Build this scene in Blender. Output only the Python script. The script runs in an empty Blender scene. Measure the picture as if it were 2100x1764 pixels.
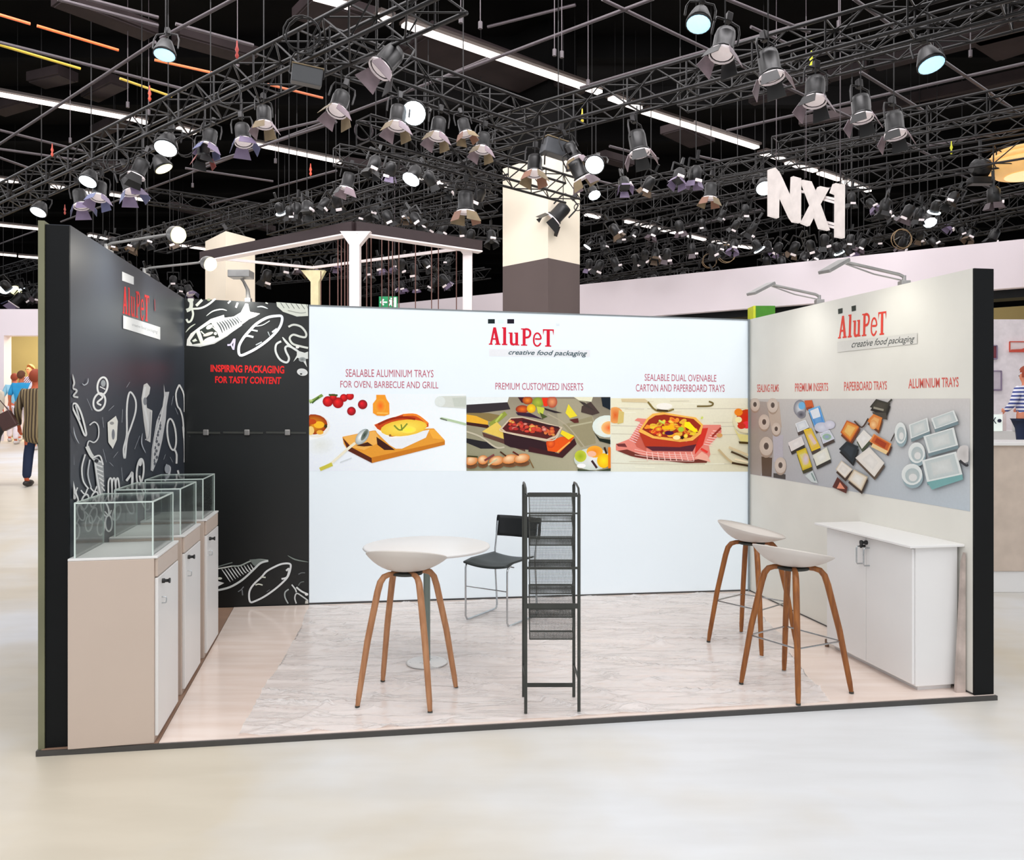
import bpy, bmesh, math, random
from mathutils import Vector, Matrix, noise
R = random.Random(7)
S = bpy.context.scene
COL = S.collection
F = 1650.0; HY = 848.0; CX = 1050.0; EZ = 1.63      # focal length and horizon read from the photograph (2100 x 1764)

# ---------------------------------------------------------------- camera, world, lights, exposure
cam_d = bpy.data.cameras.new('camera'); cam = bpy.data.objects.new('camera', cam_d); COL.objects.link(cam)
cam.location = (0, 0, EZ); cam.rotation_euler = (math.pi / 2, 0, 0)
cam_d.sensor_fit = 'HORIZONTAL'; cam_d.sensor_width = 36; cam_d.lens = 36 * F / 2100
cam_d.shift_y = (HY - 882.0) / 2100.0
cam_d.clip_start = 0.05; cam_d.clip_end = 300
S.camera = cam
S.view_settings.view_transform = 'Standard'; S.view_settings.look = 'None'
S.view_settings.gamma = 1; S.view_settings.use_curve_mapping = False
S.view_settings.exposure = 0.0
S.cycles.transparent_max_bounces = 40
W = bpy.data.worlds.new('world'); S.world = W; W.use_nodes = True
bg = W.node_tree.nodes['Background']; bg.inputs[0].default_value = (0.93, 0.95, 1.0, 1); bg.inputs[1].default_value = 0.92

def area(name, loc, size, power, col=(1, 1, 1), rot=(0, 0, 0), sy=None, spread=None):
    l = bpy.data.lights.new(name, 'AREA'); l.energy = power; l.color = col
    l.shape = 'RECTANGLE'; l.size = size; l.size_y = sy or size
    if spread: l.spread = spread
    o = bpy.data.objects.new(name, l); o.location = loc; o.rotation_euler = rot; COL.objects.link(o); return o
area('hall_fill', (0, 3.0, 7.4), 12, 530, (1.0, 0.985, 0.965), sy=7)
area('hall_fill', (-2, 15, 8.0), 26, 1500, (1.0, 0.97, 0.98), sy=10)
area('hall_fill', (0, -1.5, 6.2), 12, 210, (1.0, 0.98, 0.97), rot=(math.radians(72), 0, 0), sy=3)  # added unseen fill facing forward, brightens the upright surfaces
area('hall_fill', (3, 18, 8.7), 14, 260, (1.0, 0.97, 0.98), rot=(math.radians(66), 0, 0), sy=1.5)  # added unseen fill aimed at the far part of the fascia
area('hall_fill', (-3, 10, 8.9), 16, 1060, (1.0, 0.97, 0.99), rot=(math.radians(62), 0, 0), sy=2.5)  # added unseen fill that brightens the column and fascia
area('hall_fill', (0, 27, 8.6), 40, 1500, (1.0, 0.96, 0.97), sy=12)

def aim_light(name, loc, tgt, power, col, size=60, blend=1.0, rad=0.05):
    l = bpy.data.lights.new(name, 'SPOT'); l.energy = power; l.color = col; l.spot_size = math.radians(size); l.spot_blend = blend
    l.shadow_soft_size = rad
    o = bpy.data.objects.new(name, l); o.location = loc
    d = Vector(tgt) - Vector(loc); o.rotation_euler = d.to_track_quat('-Z', 'Y').to_euler(); COL.objects.link(o); return o

# ---------------------------------------------------------------- helpers
def lin(c):
    return tuple(((v / 255) / 12.92 if v / 255 <= 0.04045 else ((v / 255 + 0.055) / 1.055) ** 2.4) for v in c[:3])
def at(px, py, Y): return Vector(((px - CX) * Y / F, Y, EZ + (HY - py) * Y / F))
def fl(px, py, z0=0.03):
    Y = (EZ - z0) * F / (py - HY); return Vector(((px - CX) * Y / F, Y, z0))
def up(px, py, z):
    Y = (z - EZ) * F / (HY - py); return Vector(((px - CX) * Y / F, Y, z))

def mat(name, c, rough=0.5, metal=0.0, nscale=8.0, namt=0.06, bump=0.0, bscale=40.0, emit=None, estr=0, spec=0.5, c2=None, stretch=None):
    m = bpy.data.materials.new(name); m.use_nodes = True; nt = m.node_tree; b = nt.nodes['Principled BSDF']
    b.inputs['Roughness'].default_value = rough; b.inputs['Metallic'].default_value = metal
    b.inputs['Specular IOR Level'].default_value = spec
    tc = nt.nodes.new('ShaderNodeTexCoord'); n = nt.nodes.new('ShaderNodeTexNoise'); n.inputs['Scale'].default_value = nscale; n.inputs['Detail'].default_value = 4
    src = tc.outputs['Object']
    if stretch:
        mp = nt.nodes.new('ShaderNodeMapping'); mp.inputs['Scale'].default_value = stretch; nt.links.new(src, mp.inputs[0]); src = mp.outputs[0]
    nt.links.new(src, n.inputs['Vector'])
    mx = nt.nodes.new('ShaderNodeMix'); mx.data_type = 'RGBA'
    a = lin(c); d = lin(c2) if c2 else tuple(v * (1 - namt * 2) for v in a)
    mx.inputs['A'].default_value = (*a, 1); mx.inputs['B'].default_value = (*d, 1)
    rp = nt.nodes.new('ShaderNodeMapRange'); rp.inputs['From Min'].default_value = 0.35; rp.inputs['From Max'].default_value = 0.68
    nt.links.new(n.outputs['Fac'], rp.inputs['Value']); nt.links.new(rp.outputs[0], mx.inputs['Factor'])
    nt.links.new(mx.outputs['Result'], b.inputs['Base Color'])
    if bump:
        n2 = nt.nodes.new('ShaderNodeTexNoise'); n2.inputs['Scale'].default_value = bscale; nt.links.new(src, n2.inputs['Vector'])
        bp = nt.nodes.new('ShaderNodeBump'); bp.inputs['Strength'].default_value = bump; bp.inputs['Distance'].default_value = 0.01
        nt.links.new(n2.outputs['Fac'], bp.inputs['Height']); nt.links.new(bp.outputs[0], b.inputs['Normal'])
    if emit:
        b.inputs['Emission Color'].default_value = (*lin(emit), 1); b.inputs['Emission Strength'].default_value = estr
    return m

class MB:
    def __init__(s): s.v = []; s.f = []; s.mi = []; s.cm = 0; s.sm = []
    def add(s, vs, fs, M=None, smooth=False):
        o = len(s.v)
        s.v += [tuple(M @ Vector(p)) if M else tuple(p) for p in vs]
        s.f += [tuple(i + o for i in f) for f in fs]; s.mi += [s.cm] * len(fs); s.sm += [smooth] * len(fs)
        return s
    def box(s, x0, x1, y0, y1, z0, z1, M=None):
        vs = [(x, y, z) for z in (z0, z1) for y in (y0, y1) for x in (x0, x1)]
        return s.add(vs, [(0, 2, 3, 1), (4, 5, 7, 6), (0, 1, 5, 4), (2, 6, 7, 3), (0, 4, 6, 2), (1, 3, 7, 5)], M)
    def bbox(s, x0, x1, y0, y1, z0, z1, b=0.004, M=None):     # box with chamfered edges
        bm = bmesh.new(); bmesh.ops.create_cube(bm, size=1)
        for v in bm.verts: v.co = Vector((x0 + (v.co.x + .5) * (x1 - x0), y0 + (v.co.y + .5) * (y1 - y0), z0 + (v.co.z + .5) * (z1 - z0)))
        bmesh.ops.bevel(bm, geom=bm.edges[:], offset=b, segments=2, profile=0.5, affect='EDGES')
        bm.verts.index_update(); s.add([v.co[:] for v in bm.verts], [[v.index for v in f.verts] for f in bm.faces], M); bm.free(); return s
    def frame(s, p, q):
        d = Vector(q) - Vector(p); L = d.length
        z = d.normalized(); u = Vector((0, 0, 1)) if abs(z.z) < 0.95 else Vector((1, 0, 0))
        x = u.cross(z).normalized(); y = z.cross(x)
        M = Matrix((x, y, z)).transposed().to_4x4(); M.translation = Vector(p); return M, L
    def bar(s, p, q, w, h=None):
        M, L = s.frame(p, q); h = h or w
        return s.box(-w / 2, w / 2, -h / 2, h / 2, 0, L, M)
    def tube(s, p, q, r, n=8, r2=None):
        M, L = s.frame(p, q); r2 = r if r2 is None else r2
        vs = [(r * math.cos(2 * math.pi * i / n), r * math.sin(2 * math.pi * i / n), 0) for i in range(n)] + \
             [(r2 * math.cos(2 * math.pi * i / n), r2 * math.sin(2 * math.pi * i / n), L) for i in range(n)]
        fs = [(i, (i + 1) % n, n + (i + 1) % n, n + i) for i in range(n)]
        s.add(vs, fs, M, True); return s.add(vs, [tuple(range(n))[::-1], tuple(range(n, 2 * n))], M)
    def path(s, pts, r, n=8):                                # smooth tube through points
        pts = [Vector(p) for p in pts]; rr = r if isinstance(r, (list, tuple)) else [r] * len(pts); vs = []; fs = []
        up0 = None
        for i, p in enumerate(pts):
            t = (pts[min(i + 1, len(pts) - 1)] - pts[max(i - 1, 0)]).normalized()
            u = Vector((0, 0, 1)) if abs(t.z) < 0.9 else Vector((0, 1, 0))
            if up0 is not None: u = up0
            x = u.cross(t).normalized(); y = t.cross(x); up0 = y
            for k in range(n):
                a = 2 * math.pi * k / n; vs.append(p + x * rr[i] * math.cos(a) + y * rr[i] * math.sin(a))
        for i in range(len(pts) - 1):
            for k in range(n): fs.append((i * n + k, i * n + (k + 1) % n, (i + 1) * n + (k + 1) % n, (i + 1) * n + k))
        s.add(vs, fs, None, True); m = len(pts) - 1
        return s.add([vs[k] for k in range(n)] + [vs[m * n + k] for k in range(n)], [tuple(range(n))[::-1], tuple(range(n, 2 * n))])
    def lathe(s, prof, n=24, M=None, smooth=True, cap=True):
        vs = [(r * math.cos(2 * math.pi * i / n), r * math.sin(2 * math.pi * i / n), z) for r, z in prof for i in range(n)]
        fs = [(j * n + i, j * n + (i + 1) % n, (j + 1) * n + (i + 1) % n, (j + 1) * n + i) for j in range(len(prof) - 1) for i in range(n)]
        s.add(vs, fs, M, smooth)
        if cap: s.add(vs[:n], [tuple(range(n))[::-1]], M); s.add(vs[-n:], [tuple(range(n))], M)
        return s
    def prism(s, poly, t, fn):                               # poly in 2D; fn(u, v, d) -> 3D; depth t
        n = len(poly); vs = [fn(u, v, 0) for u, v in poly] + [fn(u, v, t) for u, v in poly]
        return s.add(vs, [tuple(range(n)), tuple(range(n, 2 * n))[::-1]] + [(i, (i + 1) % n, n + (i + 1) % n, n + i) for i in range(n)])
    def mesh(s, name, mats):
        me = bpy.data.meshes.new(name); me.from_pydata(s.v, [], s.f)
        for m in (mats if isinstance(mats, (list, tuple)) else [mats]): me.materials.append(m)
        me.polygons.foreach_set('material_index', s.mi); me.polygons.foreach_set('use_smooth', s.sm)
        bm = bmesh.new(); bm.from_mesh(me); bmesh.ops.recalc_face_normals(bm, faces=bm.faces); bm.to_mesh(me); bm.free()
        me.update(); return me
    def obj(s, name, mats, parent=None, **kw):
        return link(name, s.mesh(name, mats), parent, **kw)

def link(name, me, parent=None, M=None, label=None, cat=None, group=None, kind=None):
    o = bpy.data.objects.new(name, me); COL.objects.link(o)
    if M is not None: o.matrix_world = M
    if parent is not None: o.parent = parent; o.matrix_parent_inverse = Matrix.Identity(4)
    if label: o['label'] = label
    if cat: o['category'] = cat
    if group: o['group'] = group
    if kind: o['kind'] = kind
    return o
def thing(name, label, cat, loc=(0, 0, 0), rz=0, group=None, M=None):
    o = link(name, None, None, None, label, cat, group); o.location = loc; o.rotation_euler = (0, 0, rz)
    o.empty_display_size = 0.1
    if M is not None: o.matrix_world = M
    return o
def copy_thing(root, M, label, group=None):
    r = root.copy(); COL.objects.link(r); r.matrix_world = M; r['label'] = label
    if group: r['group'] = group
    for ch in root.children:
        if ch.name.startswith('hanger_pole'): continue
        c = ch.copy(); COL.objects.link(c); c.parent = r
        for g in ch.children:
            d = g.copy(); COL.objects.link(d); d.parent = c
    return r
def struct(name, mb, m, parent=None, label=None):
    return mb.obj(name, m, parent, kind='structure', label=label)

# ---------------------------------------------------------------- materials
M_white = mat('white_paint', (236, 234, 231), 0.45, nscale=2, namt=0.015)
M_wall_white = mat('white_print_panel', (228, 236, 241), 0.5, nscale=1.5, namt=0.01, spec=0.15, emit=(216, 232, 244), estr=0.20)
M_wall_cream = mat('pale_print_panel', (228, 226, 218), 0.5, nscale=3, namt=0.025, spec=0.2)
M_char = mat('charcoal_print_panel', (54, 60, 70), 0.36, nscale=2, namt=0.05)
M_blackpan = mat('black_panel', (15, 19, 20), 0.4, nscale=2, namt=0.05)
M_black = mat('black_edge', (9, 12, 14), 0.55, nscale=5, namt=0.1, spec=0.2)
M_olive = mat('olive_edge', (124, 124, 96), 0.5, nscale=3, namt=0.12)
M_dkgrey = mat('dark_grey_trim', (70, 68, 66), 0.5)
M_greygap = mat('grey_trim', (130, 138, 142), 0.5)
M_cab_shaded = mat('shaded_cabinet_laminate', (202, 185, 172), 0.4, nscale=1.2, namt=0.03)  # cabinet white with the shade on its fronts put into the colour
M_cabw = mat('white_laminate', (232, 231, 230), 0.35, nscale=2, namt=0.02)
M_wood = mat('oak_wood', (184, 132, 92), 0.45, nscale=6, c2=(160, 108, 70), stretch=(9, 9, 0.8), bump=0.1, bscale=60)
M_wood2 = mat('warm_oak_wood', (158, 96, 40), 0.4, nscale=6, c2=(122, 68, 24), stretch=(9, 9, 0.8), bump=0.1, bscale=60)
M_shell = mat('seat_shell_plastic', (212, 205, 198), 0.42, nscale=3, namt=0.02)
M_chrome = mat('chrome', (190, 195, 198), 0.18, 1.0, namt=0.02)
M_blk = mat('black_metal', (26, 27, 28), 0.45, 0.0, nscale=20, namt=0.15)
M_rack = mat('dark_steel', (66, 68, 64), 0.45, 0.3, nscale=12, namt=0.12)
M_truss = mat('black_truss_tube', (23, 20, 21), 0.38, 0.25, nscale=4, namt=0.3)
M_truss2 = mat('dark_truss_lattice', (20, 17, 18), 0.45, 0.2, nscale=4, namt=0.3)
M_pipe = mat('grey_ceiling_pipe', (74, 66, 70), 0.45, 0.2, nscale=3, namt=0.1)
M_ceil = mat('black_ceiling', (10, 9, 9), 0.9, nscale=0.6, namt=0.4, spec=0.1)
M_duct = mat('brown_ceiling_duct', (50, 41, 42), 0.7, nscale=1.5, namt=0.2, spec=0.2)
M_lamp_body = mat('spotlight_black', (13, 12, 13), 0.4, nscale=9, namt=0.2)
M_flap = mat('barn_door_beige', (140, 122, 92), 0.5, nscale=5, namt=0.2)
M_flap2 = mat('barn_door_pink_grey', (150, 132, 140), 0.5, nscale=5, namt=0.2)
M_rim = mat('spotlight_rim', (236, 226, 228), 0.35, nscale=5, namt=0.1, emit=(255, 240, 240), estr=0.2)
M_wire = mat('black_wire', (16, 14, 15), 0.7)
M_glow = mat('lit_lens_cool', (255, 255, 255), 0.5, emit=(228, 244, 255), estr=3.0)
M_glowblue = mat('lit_lens_blue', (200, 230, 250), 0.5, emit=(150, 205, 240), estr=1.2)
M_glowwarm = mat('lit_lens_warm', (255, 250, 220), 0.5, emit=(255, 250, 190), estr=1.3)
M_tube = mat('fluorescent_tube', (255, 250, 245), 0.5, emit=(255, 240, 232), estr=2.6)
M_tubeh = mat('tube_housing', (52, 42, 38), 0.6)
M_lav = mat('lavender_white_fascia', (233, 223, 229), 0.6, nscale=0.4, namt=0.03, spec=0.1)
M_colw = mat('cream_column_paint', (246, 235, 215), 0.6, nscale=0.5, namt=0.04, spec=0.2)
M_cold = mat('taupe_column_base', (100, 88, 86), 0.6, nscale=0.5, namt=0.08, spec=0.2)
M_khaki = mat('khaki_wall', (172, 154, 104), 0.7, nscale=0.5, namt=0.08, spec=0.1)
M_beam = mat('dark_brown_beam', (52, 38, 40), 0.6)
M_portal = mat('portal_white', (242, 232, 232), 0.5, namt=0.02)
M_sil = mat('brushed_aluminium', (170, 168, 166), 0.35, 0.6, nscale=10, namt=0.1)

def acrylic(name, tint, gl=0.16, tr=0.9):
    m = bpy.data.materials.new(name); m.use_nodes = True; nt = m.node_tree; nt.nodes.clear()
    out = nt.nodes.new('ShaderNodeOutputMaterial'); mx = nt.nodes.new('ShaderNodeMixShader'); t = nt.nodes.new('ShaderNodeBsdfTransparent')
    g = nt.nodes.new('ShaderNodeBsdfGlossy'); g.inputs['Roughness'].default_value = 0.04
    lw = nt.nodes.new('ShaderNodeFresnel'); lw.inputs['IOR'].default_value = 1.45
    n = nt.nodes.new('ShaderNodeTexNoise'); n.inputs['Scale'].default_value = 3
    ma = nt.nodes.new('ShaderNodeMath'); ma.operation = 'MULTIPLY_ADD'; ma.inputs[1].default_value = 0.5; ma.inputs[2].default_value = gl * 0.3
    nt.links.new(lw.outputs[0], ma.inputs[0]); nt.links.new(ma.outputs[0], mx.inputs[0])
    t.inputs[0].default_value = (*[v * tr for v in tint], 1); nt.links.new(t.outputs[0], mx.inputs[1]); nt.links.new(g.outputs[0], mx.inputs[2])
    bp = nt.nodes.new('ShaderNodeBump'); bp.inputs['Strength'].default_value = 0.02; nt.links.new(n.outputs[0], bp.inputs['Height']); nt.links.new(bp.outputs[0], g.inputs['Normal'])
    nt.links.new(mx.outputs[0], out.inputs[0]); return m
M_acr = acrylic('clear_acrylic', (0.975, 0.99, 0.985), 0.1, 0.985)
M_acre = mat('acrylic_edge', (214, 228, 222), 0.2, namt=0.02)

# print material: colours come from the drawn shapes themselves
def print_mat(name, rough=0.5, spec=0.25, glow=0):
    m = bpy.data.materials.new(name); m.use_nodes = True; nt = m.node_tree; b = nt.nodes['Principled BSDF']
    a = nt.nodes.new('ShaderNodeAttribute'); a.attribute_name = 'ink'; n = nt.nodes.new('ShaderNodeTexNoise'); n.inputs['Scale'].default_value = 60
    tc = nt.nodes.new('ShaderNodeTexCoord'); nt.links.new(tc.outputs['Object'], n.inputs['Vector'])
    mx = nt.nodes.new('ShaderNodeMix'); mx.data_type = 'RGBA'; mx.blend_type = 'MULTIPLY'; mx.inputs['Factor'].default_value = 0.25
    nt.links.new(a.outputs['Color'], mx.inputs['A']); nt.links.new(n.outputs['Color'], mx.inputs['B'])
    mr = nt.nodes.new('ShaderNodeMapRange'); nt.links.new(n.outputs['Fac'], mr.inputs['Value']); mr.inputs['To Min'].default_value = 0.95; mr.inputs['To Max'].default_value = 1.04
    vm = nt.nodes.new('ShaderNodeVectorMath'); vm.operation = 'SCALE'; nt.links.new(a.outputs['Color'], vm.inputs[0]); nt.links.new(mr.outputs[0], vm.inputs['Scale'])
    nt.nodes.remove(mx); nt.links.new(vm.outputs[0], b.inputs['Base Color'])
    b.inputs['Roughness'].default_value = rough; b.inputs['Specular IOR Level'].default_value = spec
    if glow: nt.links.new(vm.outputs[0], b.inputs['Emission Color']); b.inputs['Emission Strength'].default_value = glow
    return m
M_print_lit = print_mat('backlit_printed_graphic', 0.5, 0.15, 0.20)      # the white back wall is a backlit fabric panel
M_print = print_mat('printed_graphic')
# ---------------------------------------------------------------- hall floor: flat under the stand, then a gentle ramp up to the hall behind
M_floor = bpy.data.materials.new('polished_hall_floor'); M_floor.use_nodes = True
def _floor():
    nt = M_floor.node_tree; b = nt.nodes['Principled BSDF']; tc = nt.nodes.new('ShaderNodeTexCoord')
    n = nt.nodes.new('ShaderNodeTexNoise'); n.inputs['Scale'].default_value = 0.3; n.inputs['Detail'].default_value = 5; n.inputs['Roughness'].default_value = 0.55
    n2 = nt.nodes.new('ShaderNodeTexNoise'); n2.inputs['Scale'].default_value = 3.5; n2.inputs['Detail'].default_value = 6
    mp = nt.nodes.new('ShaderNodeMapping'); mp.inputs['Scale'].default_value = (0.35, 1.6, 1); nt.links.new(tc.outputs['Object'], mp.inputs[0]); nt.links.new(mp.outputs[0], n2.inputs['Vector'])
    mpa = nt.nodes.new('ShaderNodeMapping'); mpa.inputs['Location'].default_value = (2.2, 1.3, 0); nt.links.new(tc.outputs['Object'], mpa.inputs[0]); nt.links.new(mpa.outputs[0], n.inputs['Vector'])
    cr = nt.nodes.new('ShaderNodeValToRGB'); nt.links.new(n.outputs['Fac'], cr.inputs[0])
    e = cr.color_ramp.elements; e[0].position = 0.40; e[0].color = (*lin((225, 227, 230)), 1); e[1].position = 0.55; e[1].color = (*lin((214, 205, 188)), 1)  # warm and cool light across the hall floor put into its colour
    mx = nt.nodes.new('ShaderNodeMix'); mx.data_type = 'RGBA'; mx.blend_type = 'MULTIPLY'; mx.inputs['Factor'].default_value = 1
    cr2 = nt.nodes.new('ShaderNodeValToRGB'); nt.links.new(n2.outputs['Fac'], cr2.inputs[0]); cr2.color_ramp.elements[0].color = (.93, .925, .915, 1); cr2.color_ramp.elements[1].color = (1, 1, 1, 1)
    cr2.color_ramp.elements[0].position = .3; cr2.color_ramp.elements[1].position = .6
    nt.links.new(cr.outputs[0], mx.inputs['A']); nt.links.new(cr2.outputs[0], mx.inputs['B']); nt.links.new(mx.outputs['Result'], b.inputs['Base Color'])
    b.inputs['Roughness'].default_value = 0.38; b.inputs['Specular IOR Level'].default_value = 0.35
_floor()
PROF = [(-8, 0), (7.55, 0), (8.3, .04), (11.9, .56), (16, .76), (20, .945), (46, .945)]
def floor_z(Y):
    for (a, za), (b_, zb) in zip(PROF, PROF[1:]):
        if a <= Y <= b_: return za + (zb - za) * (Y - a) / (b_ - a)
    return 0
m = MB()
for i, (y, z) in enumerate(PROF): m.v += [(-40, y, z), (40, y, z)]
for i in range(len(PROF) - 1): m.f.append((2 * i, 2 * i + 1, 2 * i + 3, 2 * i + 2)); m.mi.append(0); m.sm.append(False)
struct('floor', m, M_floor)
# ceiling: flat black soffit with rows of dark down-stand ribs
m = MB(); m.box(-40, 40, -3, 46, 9.6, 9.8)
for k in range(16): m.box(-40, 40, 4 + k * 2.6, 4.25 + k * 2.6, 9.15, 9.6)
struct('ceiling', m, M_ceil)
m = MB(); m.box(-40, 40, 45.7, 46, 0, 9.6); struct('wall_back_hall', m, M_ceil)

# ---------------------------------------------------------------- stand walls
class Wall:
    def __init__(s, A, B):
        s.A = Vector((*A, 0)); s.B = Vector((*B, 0)); s.d = (s.B - s.A).normalized(); s.L = (s.B - s.A).length
        s.n = Vector((-s.d.y, s.d.x, 0))
        if s.n.dot(-(s.A + s.B) * 0.5 + Vector((0, 4.5 * 0, 0))) < 0: s.n = -s.n
    def hit(s, px, py, off=0.0):
        k = (px - CX) / F; A = s.A + s.n * off; t = (k * A.y - A.x) / (s.d.x - k * s.d.y)
        P = A + s.d * t; return Vector((P.x, P.y, EZ + (HY - py) * P.y / F))
FL, BL, BR, FR = (-2.13, 3.88), (-2.689, 6.602), (2.141, 7.253), (2.62, 4.575)
WL, WB, WR = Wall(FL, BL), Wall(BL, BR), Wall(BR, FR)
c0 = Vector((0, 5.5, 0))
for w in (WL, WB, WR):
    if w.n.dot(c0 - w.A) < 0: w.n = -w.n
T = 0.12
MID = WB.hit(633.5, 1240); MID.z = 0
def wall_body(mb, P, Q, zP, zQ, n, z0=0.03, t=T):
    P = Vector((P[0], P[1], 0)); Q = Vector((Q[0], Q[1], 0)); o = -n * t
    vs = [P + Vector((0, 0, z0)), Q + Vector((0, 0, z0)), Q + Vector((0, 0, zQ)), P + Vector((0, 0, zP))]
    mb.add(vs + [v + o for v in vs], [(0, 1, 2, 3), (4, 5, 6, 7), (0, 1, 5, 4), (1, 2, 6, 5), (2, 3, 7, 6), (3, 0, 4, 7)])
ZFL, ZBL, ZMID, ZBR, ZFR = 2.538, 2.575, 2.540, 2.478, 2.456
m = MB(); wall_body(m, FL, BL, ZFL, ZBL, WL.n); wl = struct('wall_left', m, M_char)
m = MB(); e = Vector((*FL, 0)); dd = WL.d
P0 = e - dd * 0.012; Q0 = e
m.cm = 0; wall_body(m, P0 - WL.n * 0.001, Q0 - WL.n * 0.001, ZFL - .005, ZFL - .005, WL.n, t=0.105)
struct('trim_1', m, M_black, wl)
m = MB(); wall_body(m, e - dd * 0.02 - WL.n * 0.107, e + dd * 0.3 - WL.n * 0.121, ZFL + .012, ZFL + .012, WL.n, z0=0.0, t=0.028); struct('trim_2', m, M_olive, wl)
m = MB(); wall_body(m, BL, MID, ZBL, ZMID, WB.n); wb1 = struct('wall_back', m, M_blackpan)
m = MB(); wall_body(m, MID + WB.d * 0.002, BR, ZMID, ZBR, WB.n); wb2 = struct('wall_back.001', m, M_wall_white)
m = MB(); wall_body(m, BR, FR, ZBR, ZFR, WR.n); wr = struct('wall_right', m, M_wall_cream)
e = Vector((*FR, 0)); m = MB(); wall_body(m, e, e + WR.d * 0.012, ZFR - .002, ZFR - .002, WR.n, t=0.125); struct('trim_3', m, M_black, wr)
# thin profiles: top cap of the back wall, corner profile, dark base gap
def strip(name, P, Q, zP, zQ, h, n, mm, par, out=0.004, lift=0):
    m = MB(); o = n * out
    P = Vector((P[0], P[1], 0)); Q = Vector((Q[0], Q[1], 0)); vs = []
    for off in (Vector(), o): vs += [P + off + Vector((0, 0, zP)), Q + off + Vector((0, 0, zQ)), Q + off + Vector((0, 0, zQ + h)), P + off + Vector((0, 0, zP + h))]
    m.add(vs, [(0, 1, 2, 3), (4, 5, 6, 7), (0, 1, 5, 4), (1, 2, 6, 5), (2, 3, 7, 6), (3, 0, 4, 7)]); return struct(name, m, mm, par)
strip('trim_4', MID, BR, 0.032, 0.032, 0.012, WB.n, M_dkgrey, wb2)
strip('trim_5', MID, BR, ZMID - .012, ZBR - .012, 0.012, WB.n, M_greygap, wb2)
m = MB(); m.tube((BR[0] - .012, BR[1] - .02, .03), (BR[0] - .012, BR[1] - .02, ZBR), .008, 8); struct('trim_6', m, M_greygap, wb2)
strip('trim_7', BR, FR, 0.032, 0.032, 0.008, WR.n, M_dkgrey, wr)

# platform (floor of the stand) with dark front edge
oFL = Vector((*FL, 0)) - WL.n * 0.14 - WL.d * 0.035; oFR = Vector((*FR, 0)) - WR.n * 0.135 + WR.d * 0.03
oBL = Vector((*BL, 0)) - WL.n * .14; oBR = Vector((*BR, 0)) - WR.n * .135
M_lam = mat('pale_laminate_floor', (246, 230, 221), 0.16, nscale=2.5, c2=(236, 216, 204), stretch=(0.7, 5, 1), bump=0.03, bscale=8, spec=0.5)
M_under = mat('brown_underlay', (160, 128, 108), 0.6, nscale=4, namt=0.1)
m = MB(); m.prism([(p.x, p.y) for p in (oFL, oFR, oBR + Vector((0, .15, 0)), oBL + Vector((0, .15, 0)))], 0.026, lambda u, v, d: Vector((u, v, d)))
plat = struct('floor_stand', m, M_dkgrey)
i1, i2, i3, i4 = fl(325, 1525), fl(480, 1245.5), Vector((*BR, 0)), Vector((*FR, 0))
ff = lambda z0: (lambda u, v, d: Vector((u, v, z0 + d)))
seam0 = oFL + (oFR - oFL) * ((i1.x - oFL.x) / (oFR.x - oFL.x)) + WL.d * .012
m = MB(); m.prism([(seam0.x, seam0.y), (oFR.x - .01, oFR.y + .012), (BR[0], BR[1]), (i2.x, i2.y)], 0.004, ff(0.0262)); struct('floor_laminate', m, M_lam, plat, 'pale laminate flooring')
m = MB(); m.prism([(oFL.x + .02, oFL.y + .012), (seam0.x - .004, seam0.y), (i2.x - .004, i2.y), (BL[0], BL[1])], 0.002, ff(0.0262)); struct('floor_underlay', m, M_under, plat, 'brown underlay strip beside the cabinets')

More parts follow.
